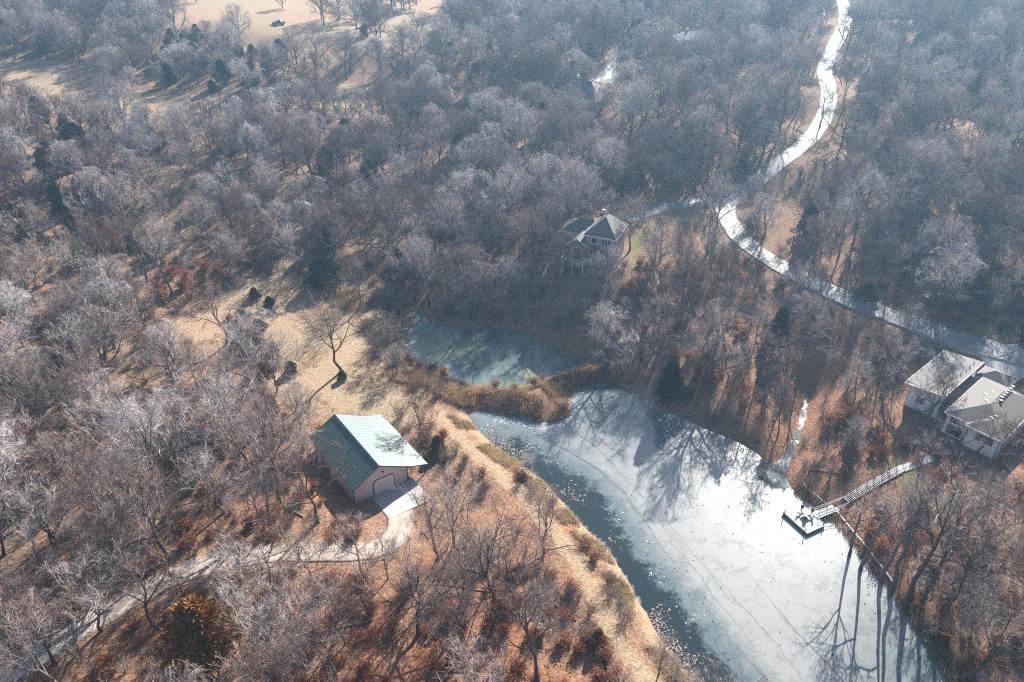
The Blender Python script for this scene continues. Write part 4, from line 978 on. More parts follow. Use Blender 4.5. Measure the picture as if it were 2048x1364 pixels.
for px, py, s, lb in [(510,598,.6,'conical dark cedar alone at the top of the tan meadow'),(485,640,.6,'dark cedar at the left edge of the meadow thicket'),(520,660,.62,'dark cedar at the upper end of the rusty meadow thicket'),(583,748,.62,'dark cedar standing alone in straw below the meadow thicket'),
   (650,570,1.5,'large dark green cedar with bare lower trunk above the meadow'),(540,612,.5,'small cedar in tree shade on the meadow top'),(685,760,.45,'small dark cedar at the foot of the leaning meadow tree'),
   (695,275,1.25,'dark green cedar alone among grey crowns of the middle woods'),(1730,600,.9,'dark cedar beside the sunlit road bend')]:
    X, Y, Z = gp(px, py); TREES.append(['cedar', X[0], Y[0], s*1.15, s*.85, rng.uniform(0, 6.28), lb, None, (0,0)])
for px, py, s, sz, lb in [(420,1322,1.95,2.0,'big orange-brown cedar beside the gravel drive'),(876,905,.75,.65,'rounded olive-brown cedar bush between barn and lake track'),(1195,1290,.6,.55,'brown cedar bush half lost in brush by the lakeside track'),
   (530,748,1.05,.62,'broad rust-brown cedar at the lower end of the meadow thicket'),(500,715,1.0,.55,'rust-brown cedar in the middle of the meadow thicket'),(512,695,.9,.5,'low rust-brown cedar at the heart of the meadow thicket'),(490,680,.8,.5,'low brown cedar at the upper left of the meadow thicket'),(545,705,.7,.45,'brown juniper at the right end of the meadow thicket'),(470,700,.5,.4,'little brown juniper at the left foot of the meadow thicket')]:
    X, Y, Z = gp(px, py); TREES.append(['cedar_gold' if 'orange' in lb else 'cedar_brown', X[0], Y[0], s, sz, rng.uniform(0, 6.28), lb, None, (0,0)])
for px, py, s, lb in [(350,575,.75,'red-leaved oak beside the meadow entrance'),(378,580,.7,'smaller red-leaved oak next to its twin by the meadow entrance')]:
    X, Y, Z = gp(px, py); TREES.append(['redoak', X[0], Y[0], s, s, rng.uniform(0, 6.28), lb, None, (0,0)])
for px, py, s, lb in [(800,838,1.6,'large round leafless thicket behind the barn'),(725,845,1.0,'pale leafless thicket at the back corner of the barn roof')]:
    X, Y, Z = gp(px, py); TREES.append(['brush', X[0], Y[0], s, s*.9, rng.uniform(0, 6.28), lb, None, (0,0)])

for px, py, s_, lb in [(478,690,1.1,'rust-leaved shrub left of the meadow thicket middle'),(505,735,1.2,'rust-leaved shrub below the meadow thicket middle'),(520,720,1.1,'rust-leaved shrub amid the meadow thicket'),(535,690,1.0,'rust-leaved shrub right in the meadow thicket'),(482,725,1.1,'rust-leaved shrub low on the left of the meadow thicket'),(555,725,.8,'little rust-leaved shrub right below the meadow thicket'),(500,668,.9,'rust-leaved shrub at the upper end of the meadow thicket'),(460,640,.9,'rust-leaved shrub above the left end of the meadow thicket')]:
    X, Y, Z = gp(px, py); TREES.append(['rustbrush', X[0], Y[0], s_, s_, rng.uniform(0, 6.28), lb, None, (0,0)])
def region(px, py):
    if py < 230: return 'far hillside woods' if px < 1620 else 'hillside woods right of the bright road'
    if px > 1620 and py < 690: return 'woods behind the lake house road'
    if px > 1480 and py < 900: return 'slope between the road and the lake house'
    if px > 1480: return 'dock shore beside the lake house'
    if px > 760 and py < 560: return 'woods around the grey two storey house'
    if px > 880 and py < 800: return 'steep slope above the upper pond'
    if px <= 760 and py < 560: return 'western woods above the meadow'
    if py < 900: return 'western woods beside the meadow'
    if px < 640: return 'open woods along the gravel drive'
    return 'rust-floored slope between barn and lake'
LM = [(ROAD, 8, 'at the verge of the curving road'), (HDRIVE, 8, 'beside the grey house driveway'), (BDRIVE, 7, 'beside the gravel drive'), (TRACK, 8, 'along the mown lakeside track'), (FDRIVE, 10, 'beside the far pale drive')]
LMC = [(POND, 6, 'on the upper pond bank'), (LAKE, 6, 'on the lake bank'), (MEADOW, 7, 'at the edge of the tan meadow'), (FIELD1, 12, 'at the edge of the hillside field'), (FIELD2, 10, 'at the edge of the left field strip'.replace('left ', 'narrow '))]
def place(x, y, px, py):
    Q = np.array([[x, y]])
    if math.hypot(x+19, y-110) < 22: return 'close to the green-roofed barn'
    if math.hypot(x-88, y-120) < 22: return 'close to the white lake house'
    if math.hypot(x-17, y-172) < 20: return 'close to the grey two storey house'
    if math.hypot(x-dcx, y-dcy) < 14: return 'close to the floating dock'
    if math.hypot(x-lx[0], y-ly[0]) < 10: return 'close to the log pile'
    for pl, d, t in LM:
        if seg_dist(Q, pl, False)[0] < d: return t
    for pl, d, t in LMC:
        if seg_dist(Q, pl)[0] < d: return t
    return 'in the ' + region(px, py)
# random woods
cell = 6.7
xs = np.arange(-330, 330, cell); ys = np.arange(38, 470, cell); A, B = np.meshgrid(xs, ys)
RX = A.ravel()+rng.uniform(-.48, .48, A.size)*cell; RY = B.ravel()+rng.uniform(-.48, .48, A.size)*cell
RZ = terr(RX, RY); qx, qy, qz = proj(RX, RY, RZ)
ok = (qx > -260) & (qx < 2310) & (qy > -70) & (qy < 1620)
RX, RY, RZ, qx, qy, qz = [a[ok] for a in (RX, RY, RZ, qx, qy, qz)]
P = np.stack([RX, RY], 1)
ex = np.zeros(len(P), bool)
def exin(poly, d):
    global ex
    s = np.where(inside(P, poly), -1, seg_dist(P, poly)); ex |= s < d
exin(POND, 1.6); exin(LAKE, 1.4); ex |= inside(P, REEDS); exin(MEADOW, 1.0)
fld = np.zeros(len(P), bool)
for q in (FIELD1, FIELD2, FIELD3): fld |= inside(P, q)
clump = ((qx > 615) & (qx < 770) & (qy > 38) & (qy < 92) & (qy < 38+.36*(qx-615))) | ((qx > 740) & (qx < 840) & (qy > 5) & (qy < 22))
ex |= fld & (rng.uniform(size=len(P)) > np.where(clump, .9, .012))
for c, d in ((ROADC, 4.3), (HDC, 3.8), (BDC, 3.4), (FDC, 5.5), (RDC, 6.5)): ex |= seg_dist(P, c, False) < d
ex |= seg_dist(P, TRACK, False) < 3.6
for q, pr in ((LAWN_W, .85), (LAWN_M, .85), (LAWN_R, .8), (CREEK_FLAT, .8)): ex |= inside(P, q) & (rng.uniform(size=len(P)) < pr)
for o in list(SC.objects):
    if o.get('category') in ('house', 'barn'):
        pts = np.array([(o.matrix_basis @ __import__('mathutils').Vector(v))[:] for ch in o.children if ch.type == 'MESH' for v in ch.bound_box])
        lo = pts[:,:2].min(0)-2.2; hi = pts[:,:2].max(0)+2.2
        loc = pts  # footprint in the object's own frame
        inv = o.matrix_basis.inverted(); cb = np.array([v[:] for ch in o.children if ch.type == 'MESH' for v in ch.bound_box]); l0 = cb[:,:2].min(0); l1 = cb[:,:2].max(0)
        dxy = P-np.array(o.location[:2]); a = o.rotation_euler.z; lxx = dxy[:,0]*math.cos(a)+dxy[:,1]*math.sin(a); lyy = -dxy[:,0]*math.sin(a)+dxy[:,1]*math.cos(a)
        ex |= (lxx > l0[0]-2.2) & (lxx < l1[0]+2.2) & (lyy > l0[1]-3.5) & (lyy < l1[1]+2.2)
        # keep the view of the near walls open
        if o['category'] == 'barn': ex |= (lxx > l0[0]-3) & (lxx < l1[0]+4) & (lyy > -13) & (lyy < 0)
        if 'lake dock' in o['label']: ex |= (lxx > -16) & (lxx < 8) & (lyy > -5) & (lyy < 24) & (rng.uniform(size=len(P)) < .7)
        if 'balcony' in o['label']: ex |= (lxx > -16) & (lxx < 6) & (lyy > -17) & (lyy < 0) & (rng.uniform(size=len(P)) < .9)
def hides(line, z_, prob, hgt=12.5, rad=3.2):
    global ex
    ax, ay, _ = proj(line[:,0], line[:,1], z_); _, ty, _ = proj(RX, RY, RZ+hgt); wpx = rad/qz*F
    h = np.zeros(len(P), bool)
    for a, b in zip(ax, ay): h |= (np.abs(qx-a) < wpx) & (b > ty) & (b < qy)
    ex |= h & (rng.uniform(size=len(P)) < prob)
_rc = ROADC[::3]; _rp = proj(_rc[:,0], _rc[:,1], terr(_rc[:,0], _rc[:,1]))
far_ = (_rp[1] < 560); hides(_rc[far_], terr(_rc[far_][:,0], _rc[far_][:,1]), .86); hides(_rc[~far_], terr(_rc[~far_][:,0], _rc[~far_][:,1]), .6, rad=2.2)
hides(HDC, terr(HDC[:,0], HDC[:,1]), .7); hides(FDC, terr(FDC[:,0], FDC[:,1]), .8)
_st = sA+(sB-sA)*np.linspace(0, 1, 20)[:,None]; hides(_st, terr(_st[:,0], _st[:,1]), .93, 15, 3.2); ex |= seg_dist(P, _st, False) < 2.5; hides(np.vstack([dk, gA, gB]), np.full(6, .6), 1.0, 14, 3)
hides(POND[::4], np.full(len(POND[::4]), .2), .6, 11, 2.4); _pc = POND.mean(0)+.5*(POND[::6]-POND.mean(0)); hides(_pc, np.full(len(_pc), .2), .8, 13, 3)
_ml = gpoly([(345,665),(390,630),(430,610),(480,590),(520,580),(470,660),(430,650),(560,640),(620,620),(640,700)]); hides(_ml, terr(_ml[:,0], _ml[:,1]), .7, 12, 3)
_hl = np.array([(24.,168.),(22.,169.),(20.,170.),(17.,170.),(14.,170.),(12.,169.),(24.,173.),(26.,178.)]); hides(_hl, np.full(8, 15.5), .8)
_bl = np.array([(-25.,100.),(-28.,104.),(-31.,108.),(-34.,112.),(-27.,100.),(-30.,104.),(-22.,100.),(-18.,102.)]); hides(_bl, np.full(8, 6.), .85, 14, 3.5)
_h2 = np.array([(80.,112.),(83.,110.),(85.,108.),(88.,112.),(90.,114.),(76.,122.),(79.,120.),(86.,124.),(82.,118.)]); hides(_h2, np.full(9, 8.), .88, 15, 3.5)
dens = np.where(qy < 560, .86, .80)
dens = np.where((qy > 850) & (qx < 900), .78, dens); dens = np.where((qy > 1000) & (qx >= 640) & (qx < 1300), .6, dens)
dens = np.where((qy > 540) & (qy < 860) & (qx < 480), .72, dens); dens = np.where((qx > 1650) & (qy > 900), .72, dens)
dens = np.where((qx > 1640) & (qx < 1900) & (qy > 960) & (qy < 1300), .48, dens); dens = np.where((qx < 420) & (qy > 380) & (qy < 560), .55, dens)
ex |= rng.uniform(size=len(P)) > dens
kt = np.array([t[1:3] for t in TREES])
for k in kt: ex |= np.hypot(P[:,0]-k[0], P[:,1]-k[1]) < 2.6
_gx, _gy, _ = gp(420, 1322); ex |= np.hypot(P[:,0]-_gx[0]-1, P[:,1]-_gy[0]+1) < 8.5
sel = np.where(~ex)[0]
u = rng.uniform(size=len(sel))
ced_zone = ((qx < 330) & (qy > 270) & (qy < 560)) | ((qx > 1860) & (qy > 540) & (qy < 690)) | ((qx > 330) & (qx < 560) & (qy > 40) & (qy < 190)) | ((qx>560)&(qx<740)&(qy>60)&(qy<130))
for j, i in enumerate(sel):
    cz = ced_zone[i]; v = rng.uniform()
    pc = .5 if cz else (.10 if qy[i] < 420 else .02)
    if v < pc:
        kind = 'cedar_brown' if (qx[i] < 330 and qy[i] > 260 and rng.uniform() < .55) else 'cedar'; s = rng.uniform(.8, 1.5)
    elif qy[i] > 560 and v > .965: kind = 'rustoak'; s = rng.uniform(.5, .85)
    elif v > .985: kind = 'rustoak'; s = rng.uniform(.6, .9)
    else:
        kind = ['dome', 'tall', 'slim'][int(np.searchsorted([.58, .80] if qy[i] < 700 else [.48, .70], rng.uniform()))]
        s = (.55+.75*rng.beta(2.2, 2.0))*(1.08 if qy[i] < 560 else 1.12)
        if (qy[i] > 800 or (qx[i] > 1500 and qy[i] > 720)) and (qx[i] > 640 or rng.uniform() < .6): kind = {'dome': 'open', 'tall': 'tallopen'}.get(kind, kind)
        if 1230 < qx[i] < 1980 and qy[i] > 470 and not (qx[i] < 1480 and qy[i] > 900) and kind != 'slim' and rng.uniform() < .55: kind = 'pole'; s *= .95 if qy[i] > 880 else .74
        if kind in ('tall', 'tallopen'): s *= .82
        if kind == 'slim': s *= 1.15
    TREES.append([kind, RX[i], RY[i], s, s*rng.uniform(.80, 1.20), rng.uniform(0, 6.28), None, None, (rng.normal(0, .07), rng.normal(0, .07))])

_sq = gpoly([(960,560),(1060,545),(1130,570),(1235,560),(1250,630),(1200,690),(1130,690),(1060,650),(960,640)])
for q in rng.uniform(_sq.min(0), _sq.max(0), (40, 2)):
    if inside(q[None], _sq)[0] and not inside(q[None], POND)[0] and seg_dist(q[None], POND)[0] > 1.5:
        s_ = rng.uniform(.5, .75); TREES.append(['slim', q[0], q[1], s_, s_, rng.uniform(0, 6.28), None, None, (rng.normal(0, .06), rng.normal(0, .06))])
TZ = terr([t[1] for t in TREES], [t[2] for t in TREES])
tpx, tpy, tfz = proj(np.array([t[1] for t in TREES]), np.array([t[2] for t in TREES]), TZ)
HK = {'dome': 13, 'tall': 16, 'open': 13.5, 'tallopen': 16, 'pole': 19, 'slim': 8.5, 'cedar': 6, 'cedar_brown': 6, 'cedar_gold': 6, 'rustoak': 8.5, 'redoak': 8.5, 'brush': 2.5, 'rustbrush': 2}
size = np.array([HK[t[0]]*t[3] for t in TREES])/tfz*F
inview = (tpx > -30) & (tpx < 2078) & (tpy > -10) & (tpy-size*.7 < 1364)
DESC = {'dome': ('bare_tree', 'bare tree', 'broad-crowned bare tree %s'), 'tall': ('bare_tree', 'bare tree', 'tall bare tree with steep limbs %s'), 'slim': ('bare_tree', 'bare tree', 'slender young bare tree %s'), 'open': ('bare_tree', 'bare tree', 'open-crowned bare tree %s'), 'tallopen': ('bare_tree', 'bare tree', 'tall gaunt bare tree %s'), 'pole': ('bare_tree', 'bare tree', 'tall straight-trunked bare tree %s'),
        'cedar': ('cedar_tree', 'cedar', 'dark green cedar %s'), 'cedar_gold': ('cedar_tree', 'cedar', '%s'), 'cedar_brown': ('cedar_tree', 'cedar', 'brown-tinged cedar %s'), 'rustoak': ('oak_sapling', 'oak', 'rust-leaved young oak %s'),
        'redoak': ('red_oak', 'oak', '%s'), 'brush': ('thicket', 'shrub', '%s'), 'rustbrush': ('oak_shrub', 'shrub', '%s')}
cnt = {}; FAR = {}
_cp = np.array([t[1:3] for t in TREES if t[0].startswith('cedar')]); _op = np.array([t[1:3] for t in TREES if t[0] == 'rustoak'])
order = sorted(range(len(TREES)), key=lambda i: (TREES[i][6] is None, not inview[i], -size[i]))
for i in order:
    kd, x, y, s, sz, rz, lb, grp, lean = TREES[i]
    nm, cat, dsc = DESC[kd]; lim = {'bare_tree': 300, 'cedar_tree': 200, 'oak_sapling': 80}.get(nm, 50)
    if lb is None and (not inview[i] or cnt.get(nm, 0) >= lim):
        FAR.setdefault(kd, []).append((x, y, TZ[i], s, sz, rz, lean)); continue
    cnt[nm] = cnt.get(nm, 0)+1
    if lb is None:
        rg = place(x, y, tpx[i], tpy[i]); lb = ('small ' if s < .95 else 'large ' if s > 1.3 else '')*('tall' not in kd) + dsc % rg
        if nm == 'bare_tree':
            ex_ = ' next to a cedar' if np.hypot(*(_cp-(x, y)).T).min() < 6.5 else ' next to a rust-leaved oak' if np.hypot(*(_op-(x, y)).T).min() < 7 else ''
            if len((lb+ex_).split()) <= 16: lb += ex_
        grp = lb
    pr = PD[kd][int(rng.integers(len(PD[kd]))) if cnt[nm] > 40 or kd not in PD else cnt[nm] % len(PD[kd])]
    plant(pr, nm, lb, cat, x, y, TZ[i], s, rz, grp, sz, lean)

# ------------------------------------------------------------------ the rest of the woods: one object each, instanced from the same meshes
def scatter(name, pts, protos, mat_label):
    """pts rows: x y z s sz rz leanx leany"""
    a = np.array([(p[0], p[1], p[2]-.05, p[3], p[4], p[5], p[6][0], p[6][1]) for p in pts], np.float32)
    me = bpy.data.meshes.new(name); me.vertices.add(len(a)); me.vertices.foreach_set('co', a[:,:3].ravel())
    at = me.attributes.new('p_scale', 'FLOAT_VECTOR', 'POINT'); at.data.foreach_set('vector', np.column_stack([a[:,3], a[:,3], a[:,4]]).astype(np.float32).ravel())
    at = me.attributes.new('p_rot', 'FLOAT_VECTOR', 'POINT'); at.data.foreach_set('vector', np.column_stack([a[:,6], a[:,7], a[:,5]]).astype(np.float32).ravel())
    at = me.attributes.new('p_idx', 'INT', 'POINT'); at.data.foreach_set('value', rng.integers(0, len(protos), len(a)).astype(np.int32))
    me.update(); o = link(name, me); tag(o, kind='stuff')
    ng = bpy.data.node_groups.new(name, 'GeometryNodeTree')
    ng.interface.new_socket('Geometry', in_out='INPUT', socket_type='NodeSocketGeometry'); ng.interface.new_socket('Geometry', in_out='OUTPUT', socket_type='NodeSocketGeometry')
    n = ng.nodes; l = ng.links; gi = n.new('NodeGroupInput'); go = n.new('NodeGroupOutput')
    jn = n.new('GeometryNodeJoinGeometry')
    for p in protos:
        j2 = n.new('GeometryNodeJoinGeometry')
        for ob in p.objs:
            oi = n.new('GeometryNodeObjectInfo'); oi.transform_space = 'ORIGINAL'; oi.inputs['Object'].default_value = ob
            l.new(oi.outputs['Geometry'], j2.inputs[0])
        g2 = n.new('GeometryNodeGeometryToInstance'); l.new(j2.outputs[0], g2.inputs[0]); l.new(g2.outputs[0], jn.inputs[0])
    ip = n.new('GeometryNodeInstanceOnPoints'); l.new(gi.outputs[0], ip.inputs['Points']); l.new(jn.outputs[0], ip.inputs['Instance'])
    ip.inputs['Pick Instance'].default_value = True
    def na(nm, dt):
        q = n.new('GeometryNodeInputNamedAttribute'); q.data_type = dt; q.inputs['Name'].default_value = nm; return q.outputs[0]
    l.new(na('p_idx', 'INT'), ip.inputs['Instance Index']); l.new(na('p_scale', 'FLOAT_VECTOR'), ip.inputs['Scale'])
    er = n.new('FunctionNodeEulerToRotation'); l.new(na('p_rot', 'FLOAT_VECTOR'), er.inputs[0]); l.new(er.outputs[0], ip.inputs['Rotation'])
    l.new(ip.outputs[0], go.inputs[0])
    md = o.modifiers.new('woods', 'NODES'); md.node_group = ng
    if mat_label: o['label'] = mat_label
    return o
for kd, nm, lb in (('dome', 'distant_woods', 'mass of far grey rounded leafless crowns filling the hills'), ('tall', 'distant_tall_woods', 'mass of far tall leafless trees filling the hills'), ('open', 'outer_open_woods', 'open leafless trees of the outer woods'), ('tallopen', 'outer_tall_trees', 'tall gaunt leafless trees of the outer woods'), ('pole', 'outer_straight_trees', 'straight trunked leafless trees of the outer woods'), ('slim', 'distant_young_woods', 'mass of far young leafless trees between larger crowns'),
                   ('cedar', 'distant_cedars', 'far dark cedars scattered through the hills'), ('cedar_brown', 'distant_brown_cedars', 'far brown cedars scattered in the western woods'), ('rustoak', 'distant_oak_saplings', 'far rust leaved saplings scattered through the woods')):
    pr = [p for p in PD[kd] if p.objs]
    if FAR.get(kd) and pr: tag(scatter(nm, FAR[kd], pr, lb), cat='woods')

# understory brush: a few individuals, the rest one mass
def brush_points(n, yr, test):
    X = rng.uniform(-170, 170, n); Y = rng.uniform(*yr, n); Z = terr(X, Y); ax, ay, _ = proj(X, Y, Z)
    Q = np.stack([X, Y], 1); b = (ax < -150) | (ax > 2200) | (ay < 150) | (ay > 1600)
    for pl in (POND, LAKE): b |= inside(Q, pl) | (seg_dist(Q, pl) < .8)
    b |= inside(Q, MEADOW)
    for c, d in ((ROADC, 4.0), (HDC, 3.4), (BDC, 2.8), (RDC, 5.5)): b |= seg_dist(Q, c, False) < d
    b |= seg_dist(Q, TRACK, False) < 2.3
    b |= inside(Q, LAWN_W) | inside(Q, LAWN_M) | (seg_dist(Q, np.vstack([dk.mean(0), gB, sB]), False) < 3.6) | inside(Q, REEDS) | (seg_dist(Q, WSHORE, False) < 3.0)
    for o in SC.objects:
        if o.get('category') in ('house', 'barn'):
            dxy = Q-np.array(o.location[:2]); a = o.rotation_euler.z; lx_ = dxy[:,0]*math.cos(a)+dxy[:,1]*math.sin(a); ly_ = -dxy[:,0]*math.sin(a)+dxy[:,1]*math.cos(a)
            cb = np.array([v[:] for ch in o.children if ch.type == 'MESH' for v in ch.bound_box]); l0 = cb[:,:2].min(0)-1; l1 = cb[:,:2].max(0)+1
            b |= (lx_ > l0[0]) & (lx_ < l1[0]) & (ly_ > l0[1]-(6 if o['category'] == 'barn' else 4)) & (ly_ < l1[1])
    b |= ~test(ax, ay, X, Y)
    k = ~b; return X[k], Y[k], Z[k], ax[k], ay[k]
rz_ = lambda: rng.uniform(0, 6.28)
bx_, by_, bz_, bax, bay = brush_points(5600, (40, 215), lambda ax, ay, X, Y: (vnoise(X, Y, .12, 21) > np.where((ax < 640) | (ax > 1600), -.45, 0)) | ((ax > 1780) & (ay > 850) & (ay < 1010)) | ((ax > 940) & (ax < 1300) & (ay > 540) & (ay < 700)))
rx_, ry_, rz2, rax, ray_ = brush_points(7000, (40, 230), lambda ax, ay, X, Y: ((vnoise(X, Y, .10, 22) > .0) & (ay > 520)) | ((ay > 1000) & (ax > 560) & (ax < 1200) & (vnoise(X, Y, .1, 25) > -.25)))
def some(kind, nm, cat, lab, X, Y, Z, ax, ay, n_ind, sc):
    far_ = []; o = np.argsort(-ay + 1e4*((ax < 20) | (ax > 2030) | (ay > 1360)))
    for c, i in enumerate(o):
        s = rng.uniform(*sc)
        if c < n_ind:
            lb = lab % place(X[i], Y[i], ax[i], ay[i]); pr = PD[kind][c % len(PD[kind])]
            plant(pr, nm, lb, cat, X[i], Y[i], Z[i], s, rz_(), lb)
        else: far_.append((X[i], Y[i], Z[i], s, s*rng.uniform(.7, 1.1), rz_(), (0, 0)))
    return far_
fb = some('brush', 'leafless_shrub', 'shrub', 'grey leafless shrub %s', bx_, by_, bz_, bax, bay, 60, (.6, 1.35))
scatter('understory_brush', fb, [p for p in PD['brush'] if p.objs], 'grey leafless brush covering the woodland floor')
fr_ = some('rustbrush', 'oak_shrub', 'shrub', 'low oak shrub with rust orange leaves %s', rx_, ry_, rz2, rax, ray_, 60, (.5, 1.15))
scatter('rust_understory', fr_, [p for p in PD['rustbrush'] if p.objs], 'low rust orange oak brush covering the woodland floor')

# ------------------------------------------------------------------ grasses and reeds
def blades(name, X, Y, Z, h, w, mat, label, per=1, spread=.2, lean=.35, seed=0):
    r = np.random.default_rng(seed); n = len(X)*per
    x = np.repeat(X, per)+r.normal(0, spread, n); y = np.repeat(Y, per)+r.normal(0, spread, n); z = np.repeat(Z, per)-.05
    hh = np.repeat(h, per)*r.uniform(.5, 1.1, n); a = r.uniform(0, 6.28, n); ww = w*r.uniform(.6, 1.4, n)
    lx, ly = r.normal(0, lean, n)*hh, r.normal(0, lean, n)*hh
    V = np.stack([np.stack([x-np.cos(a)*ww, y-np.sin(a)*ww, z], 1), np.stack([x+np.cos(a)*ww, y+np.sin(a)*ww, z], 1), np.stack([x+lx, y+ly, z+hh], 1)], 1).reshape(-1, 3)
    o = link(name, mesh_np(name, V, np.arange(n*3).reshape(-1, 3), mat)); tag(o, label, 'grass', kind='stuff'); return o
def pts_in(poly, n, seed, pad=1e-3, cond=None):
    r = np.random.default_rng(seed); lo, hi = poly.min(0), poly.max(0); Q = r.uniform(lo, hi, (n, 2)); Q = Q[inside(Q, poly)]
    k = np.ones(len(Q), bool)
    for pl in (POND, LAKE): k &= ~inside(Q, pl)
    Q = Q[k]
    if cond is not None: Q = Q[cond(Q)]
    return Q[:,0], Q[:,1], terr(Q[:,0], Q[:,1])
X, Y, Z = pts_in(REEDS, 13000, 31); dn = vnoise(X, Y, .3, 33)+.35*vnoise(X, Y, .9, 34); k = dn < .08
blades('cattails', X[k], Y[k], Z[k], np.full(k.sum(), 1.25)*(1+.6*vnoise(X[k], Y[k], .25, 3)), .035, M['reed'], 'brown cattail reeds on the neck of land between pond and lake', 6, .25, .35, 1)
k = (dn >= .12) & (dn < .4)
blades('tan_reeds', X[k], Y[k], Z[k], np.full(k.sum(), 1.3), .04, M['reed_tan'], 'tan dry reeds among the cattails between pond and lake', 6, .25, .3, 2)
# straw tufts along the west shore
sp = WSHORE; L = np.concatenate([[0], np.cumsum(np.hypot(*np.diff(sp, axis=0).T))]); s = rng.uniform(0, L[-1], 2600)
cx = np.interp(s, L, sp[:,0]); cy = np.interp(s, L, sp[:,1]); off = rng.uniform(.3, 3.6, 2600)
d = np.gradient(sp, axis=0); d = d/np.linalg.norm(d, axis=1)[:,None]; nx_ = np.interp(s, L, -d[:,1]); ny_ = np.interp(s, L, d[:,0])
sgn = -1.0
cx2, cy2 = cx+nx_*off*sgn, cy+ny_*off*sgn
Q = np.stack([cx2, cy2], 1); 
if inside(Q, LAKE).mean() > .5: cx2, cy2 = cx-nx_*off*sgn, cy-ny_*off*sgn; Q = np.stack([cx2, cy2], 1)
k = ~inside(Q, LAKE) & (vnoise(cx2, cy2, .5, 8) > -.05); X, Y = cx2[k], cy2[k]
blades('shore_grass', X, Y, terr(X, Y), np.full(len(X), .6), .05, M['straw'], 'straw coloured grass tufts along the western lake shore', 16, .25, .6, 3)
X, Y, Z = pts_in(MEADOW, 9000, 41, cond=lambda Q: vnoise(Q[:,0], Q[:,1], .25, 44) > .0)
blades('meadow_grass', X, Y, Z, np.full(len(X), .45), .05, M['straw'], 'straw coloured meadow grass above the barn', 9, .35, .5, 4)
X, Y, Z = pts_in(CREEK_FLAT, 5000, 42, cond=lambda Q: vnoise(Q[:,0], Q[:,1], .3, 46) > -.1)
blades('creek_grass', X, Y, Z, np.full(len(X), 1.0), .06, M['straw'], 'tall tan grass on the creek flat at the pond head', 12, .35, .55, 5)
SH2 = gpoly([(1790,1190),(1830,1200),(1900,1290),(1960,1370),(1930,1400),(1885,1330),(1840,1260)])
X, Y, Z = pts_in(SH2, 2600, 47)
blades('dock_shore_grass', X, Y, Z, np.full(len(X), .9), .06, M['straw'], 'tan grass at the shore below the tall cottonwoods', 14, .35, .55, 6)
SH3 = gpoly([(1575,975),(1600,965),(1660,1015),(1720,1080),(1770,1150),(1750,1155),(1690,1068),(1640,1022)])
X, Y, Z = pts_in(SH3, 1500, 48)
blades('lawn_edge_grass', X, Y, Z, np.full(len(X), .6), .06, M['reed_tan'], 'rusty grass between retaining edge and ice', 12, .35, .5, 7)

# ------------------------------------------------------------------ floating leaves and specks on the ice
def flakes(name, X, Y, zf, size, mat, label, seed):
    r = np.random.default_rng(seed); n = len(X); k = 5; a = np.sort(r.uniform(0, 6.28, (n, k)), 1); rr = size[:,None]*r.uniform(.5, 1.2, (n, k))
    top = np.stack([X[:,None]+rr*np.cos(a), Y[:,None]+rr*np.sin(a), np.broadcast_to((zf+r.uniform(.02, .07, n))[:,None], (n, k))], 2)
    bot = top*1.0; bot[...,2] = zf-.02
    V = np.concatenate([top, bot], 1).reshape(-1, 3); b = (np.arange(n)*2*k)[:,None]
    f = [(0,i,i+1) for i in range(1, k-1)]
    for i in range(k): j = (i+1) % k; f += [(j,i,k+i),(j,k+i,k+j)]
    Fc = np.concatenate([b+np.array(q) for q in f], 0)
    o = link(name, mesh_np(name, V, Fc, mat)); tag(o, label, 'debris', kind='stuff'); return o
n = 3000; s = rng.uniform(0, L[-1], n); cx = np.interp(s, L, sp[:,0]); cy = np.interp(s, L, sp[:,1])
wv = 1.0+2.6*np.clip(vnoise(s, s*0, .22, 77)+.25, 0, 1); off = np.abs(rng.normal(0, 1, n))*wv+.1
nx_ = np.interp(s, L, -d[:,1]); ny_ = np.interp(s, L, d[:,0])
X, Y = cx+nx_*off, cy+ny_*off
if inside(np.stack([X, Y], 1), LAKE).mean() < .5: X, Y = cx-nx_*off, cy-ny_*off
k = inside(np.stack([X, Y], 1), LAKE) & (vnoise(X, Y, .4, 79) > .08)
flakes('floating_leaves', X[k], Y[k], .0, rng.uniform(.07, .24, k.sum()), M['debris'], 'pale dead leaves and lily pads floating along the western shore', 80)
ie = poly_world([(935,832),(979,850),(1026,862),(1064,892),(1093,922),(1155,951),(1205,990),(1231,1025),(1260,1073),(1318,1135),(1376,1205),(1440,1290)])
Li = np.concatenate([[0], np.cumsum(np.hypot(*np.diff(ie, axis=0).T))]); s = rng.uniform(0, 1, 750)**2.4*Li[-1]
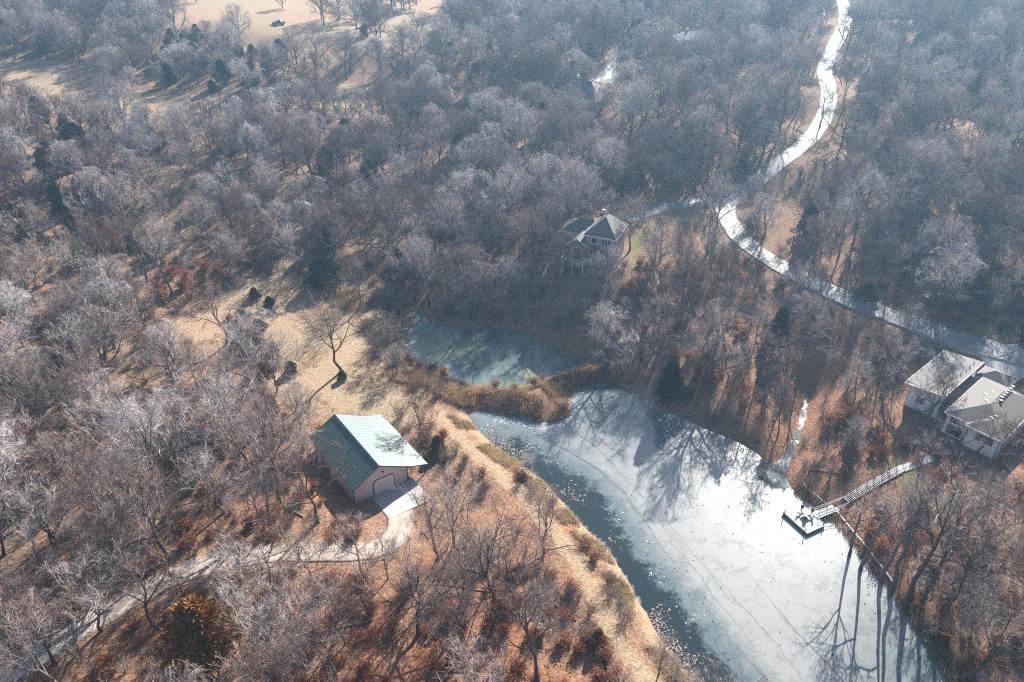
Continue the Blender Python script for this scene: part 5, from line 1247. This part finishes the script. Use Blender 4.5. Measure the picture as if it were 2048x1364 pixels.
X = np.interp(s, Li, ie[:,0])+rng.normal(0, 1.7, len(s)); Y = np.interp(s, Li, ie[:,1])+rng.normal(0, 1.7, len(s)); k = inside(np.stack([X, Y], 1), LAKE) & (vnoise(X, Y, .5, 90) > .1)
sp2 = poly_world([(1180,775),(1145,790),(1150,822),(1125,848),(1085,856),(1040,846),(990,838)]); L2_ = np.concatenate([[0], np.cumsum(np.hypot(*np.diff(sp2, axis=0).T))]); s2 = rng.uniform(0, L2_[-1], 1400)
X2 = np.interp(s2, L2_, sp2[:,0])+rng.normal(0, .7, 1400); Y2 = np.interp(s2, L2_, sp2[:,1])+rng.normal(0, .7, 1400); k2 = inside(np.stack([X2, Y2], 1), LAKE)
X = np.concatenate([X[k], X2[k2]]); Y = np.concatenate([Y[k], Y2[k2]])
flakes('ice_plates', X, Y, .004, rng.uniform(.04, .20, len(X)), M['ridge'], 'broken white ice plates along the thaw line of the lake', 83)
lo, hi = LAKE.min(0), LAKE.max(0); Q = rng.uniform(lo, hi, (900, 2)); Q = Q[inside(Q, LAKE)]
Q = Q[lake_frost_and_shade(Q, 0) > .5]
flakes('leaf_specks', Q[:,0], Q[:,1], .008, rng.uniform(.05, .16, len(Q)), M['speck'], 'small dark leaves frozen on the white ice', 81)

# ------------------------------------------------------------------ haze
hz = MB().box(-2600, 2600, -2200, 2600, -8, 112).build('haze', None) if False else None
hm = bpy.data.materials.new('haze'); hm.use_nodes = True; hm.node_tree.nodes.clear()
pv = hm.node_tree.nodes.new('ShaderNodeVolumePrincipled'); pv.inputs['Color'].default_value = (.38, .68, 1.0, 1); pv.inputs['Density'].default_value = .0004
pv.inputs['Density Attribute'].default_value = ''; pv.inputs['Anisotropy'].default_value = .45
ho = hm.node_tree.nodes.new('ShaderNodeOutputMaterial'); hm.node_tree.links.new(pv.outputs[0], ho.inputs['Volume'])
hb = MB().box(-2700, 2700, -2300, 2700, -10, 116).build('haze', hm); tag(hb, 'thin pale blue winter haze over the valley', 'haze', kind='stuff')
print('TREES', len(TREES), {k: len(v) for k, v in FAR.items()}, cnt, 'tris', sum(len(m.loop_triangles) or len(m.polygons) for m in bpy.data.meshes))
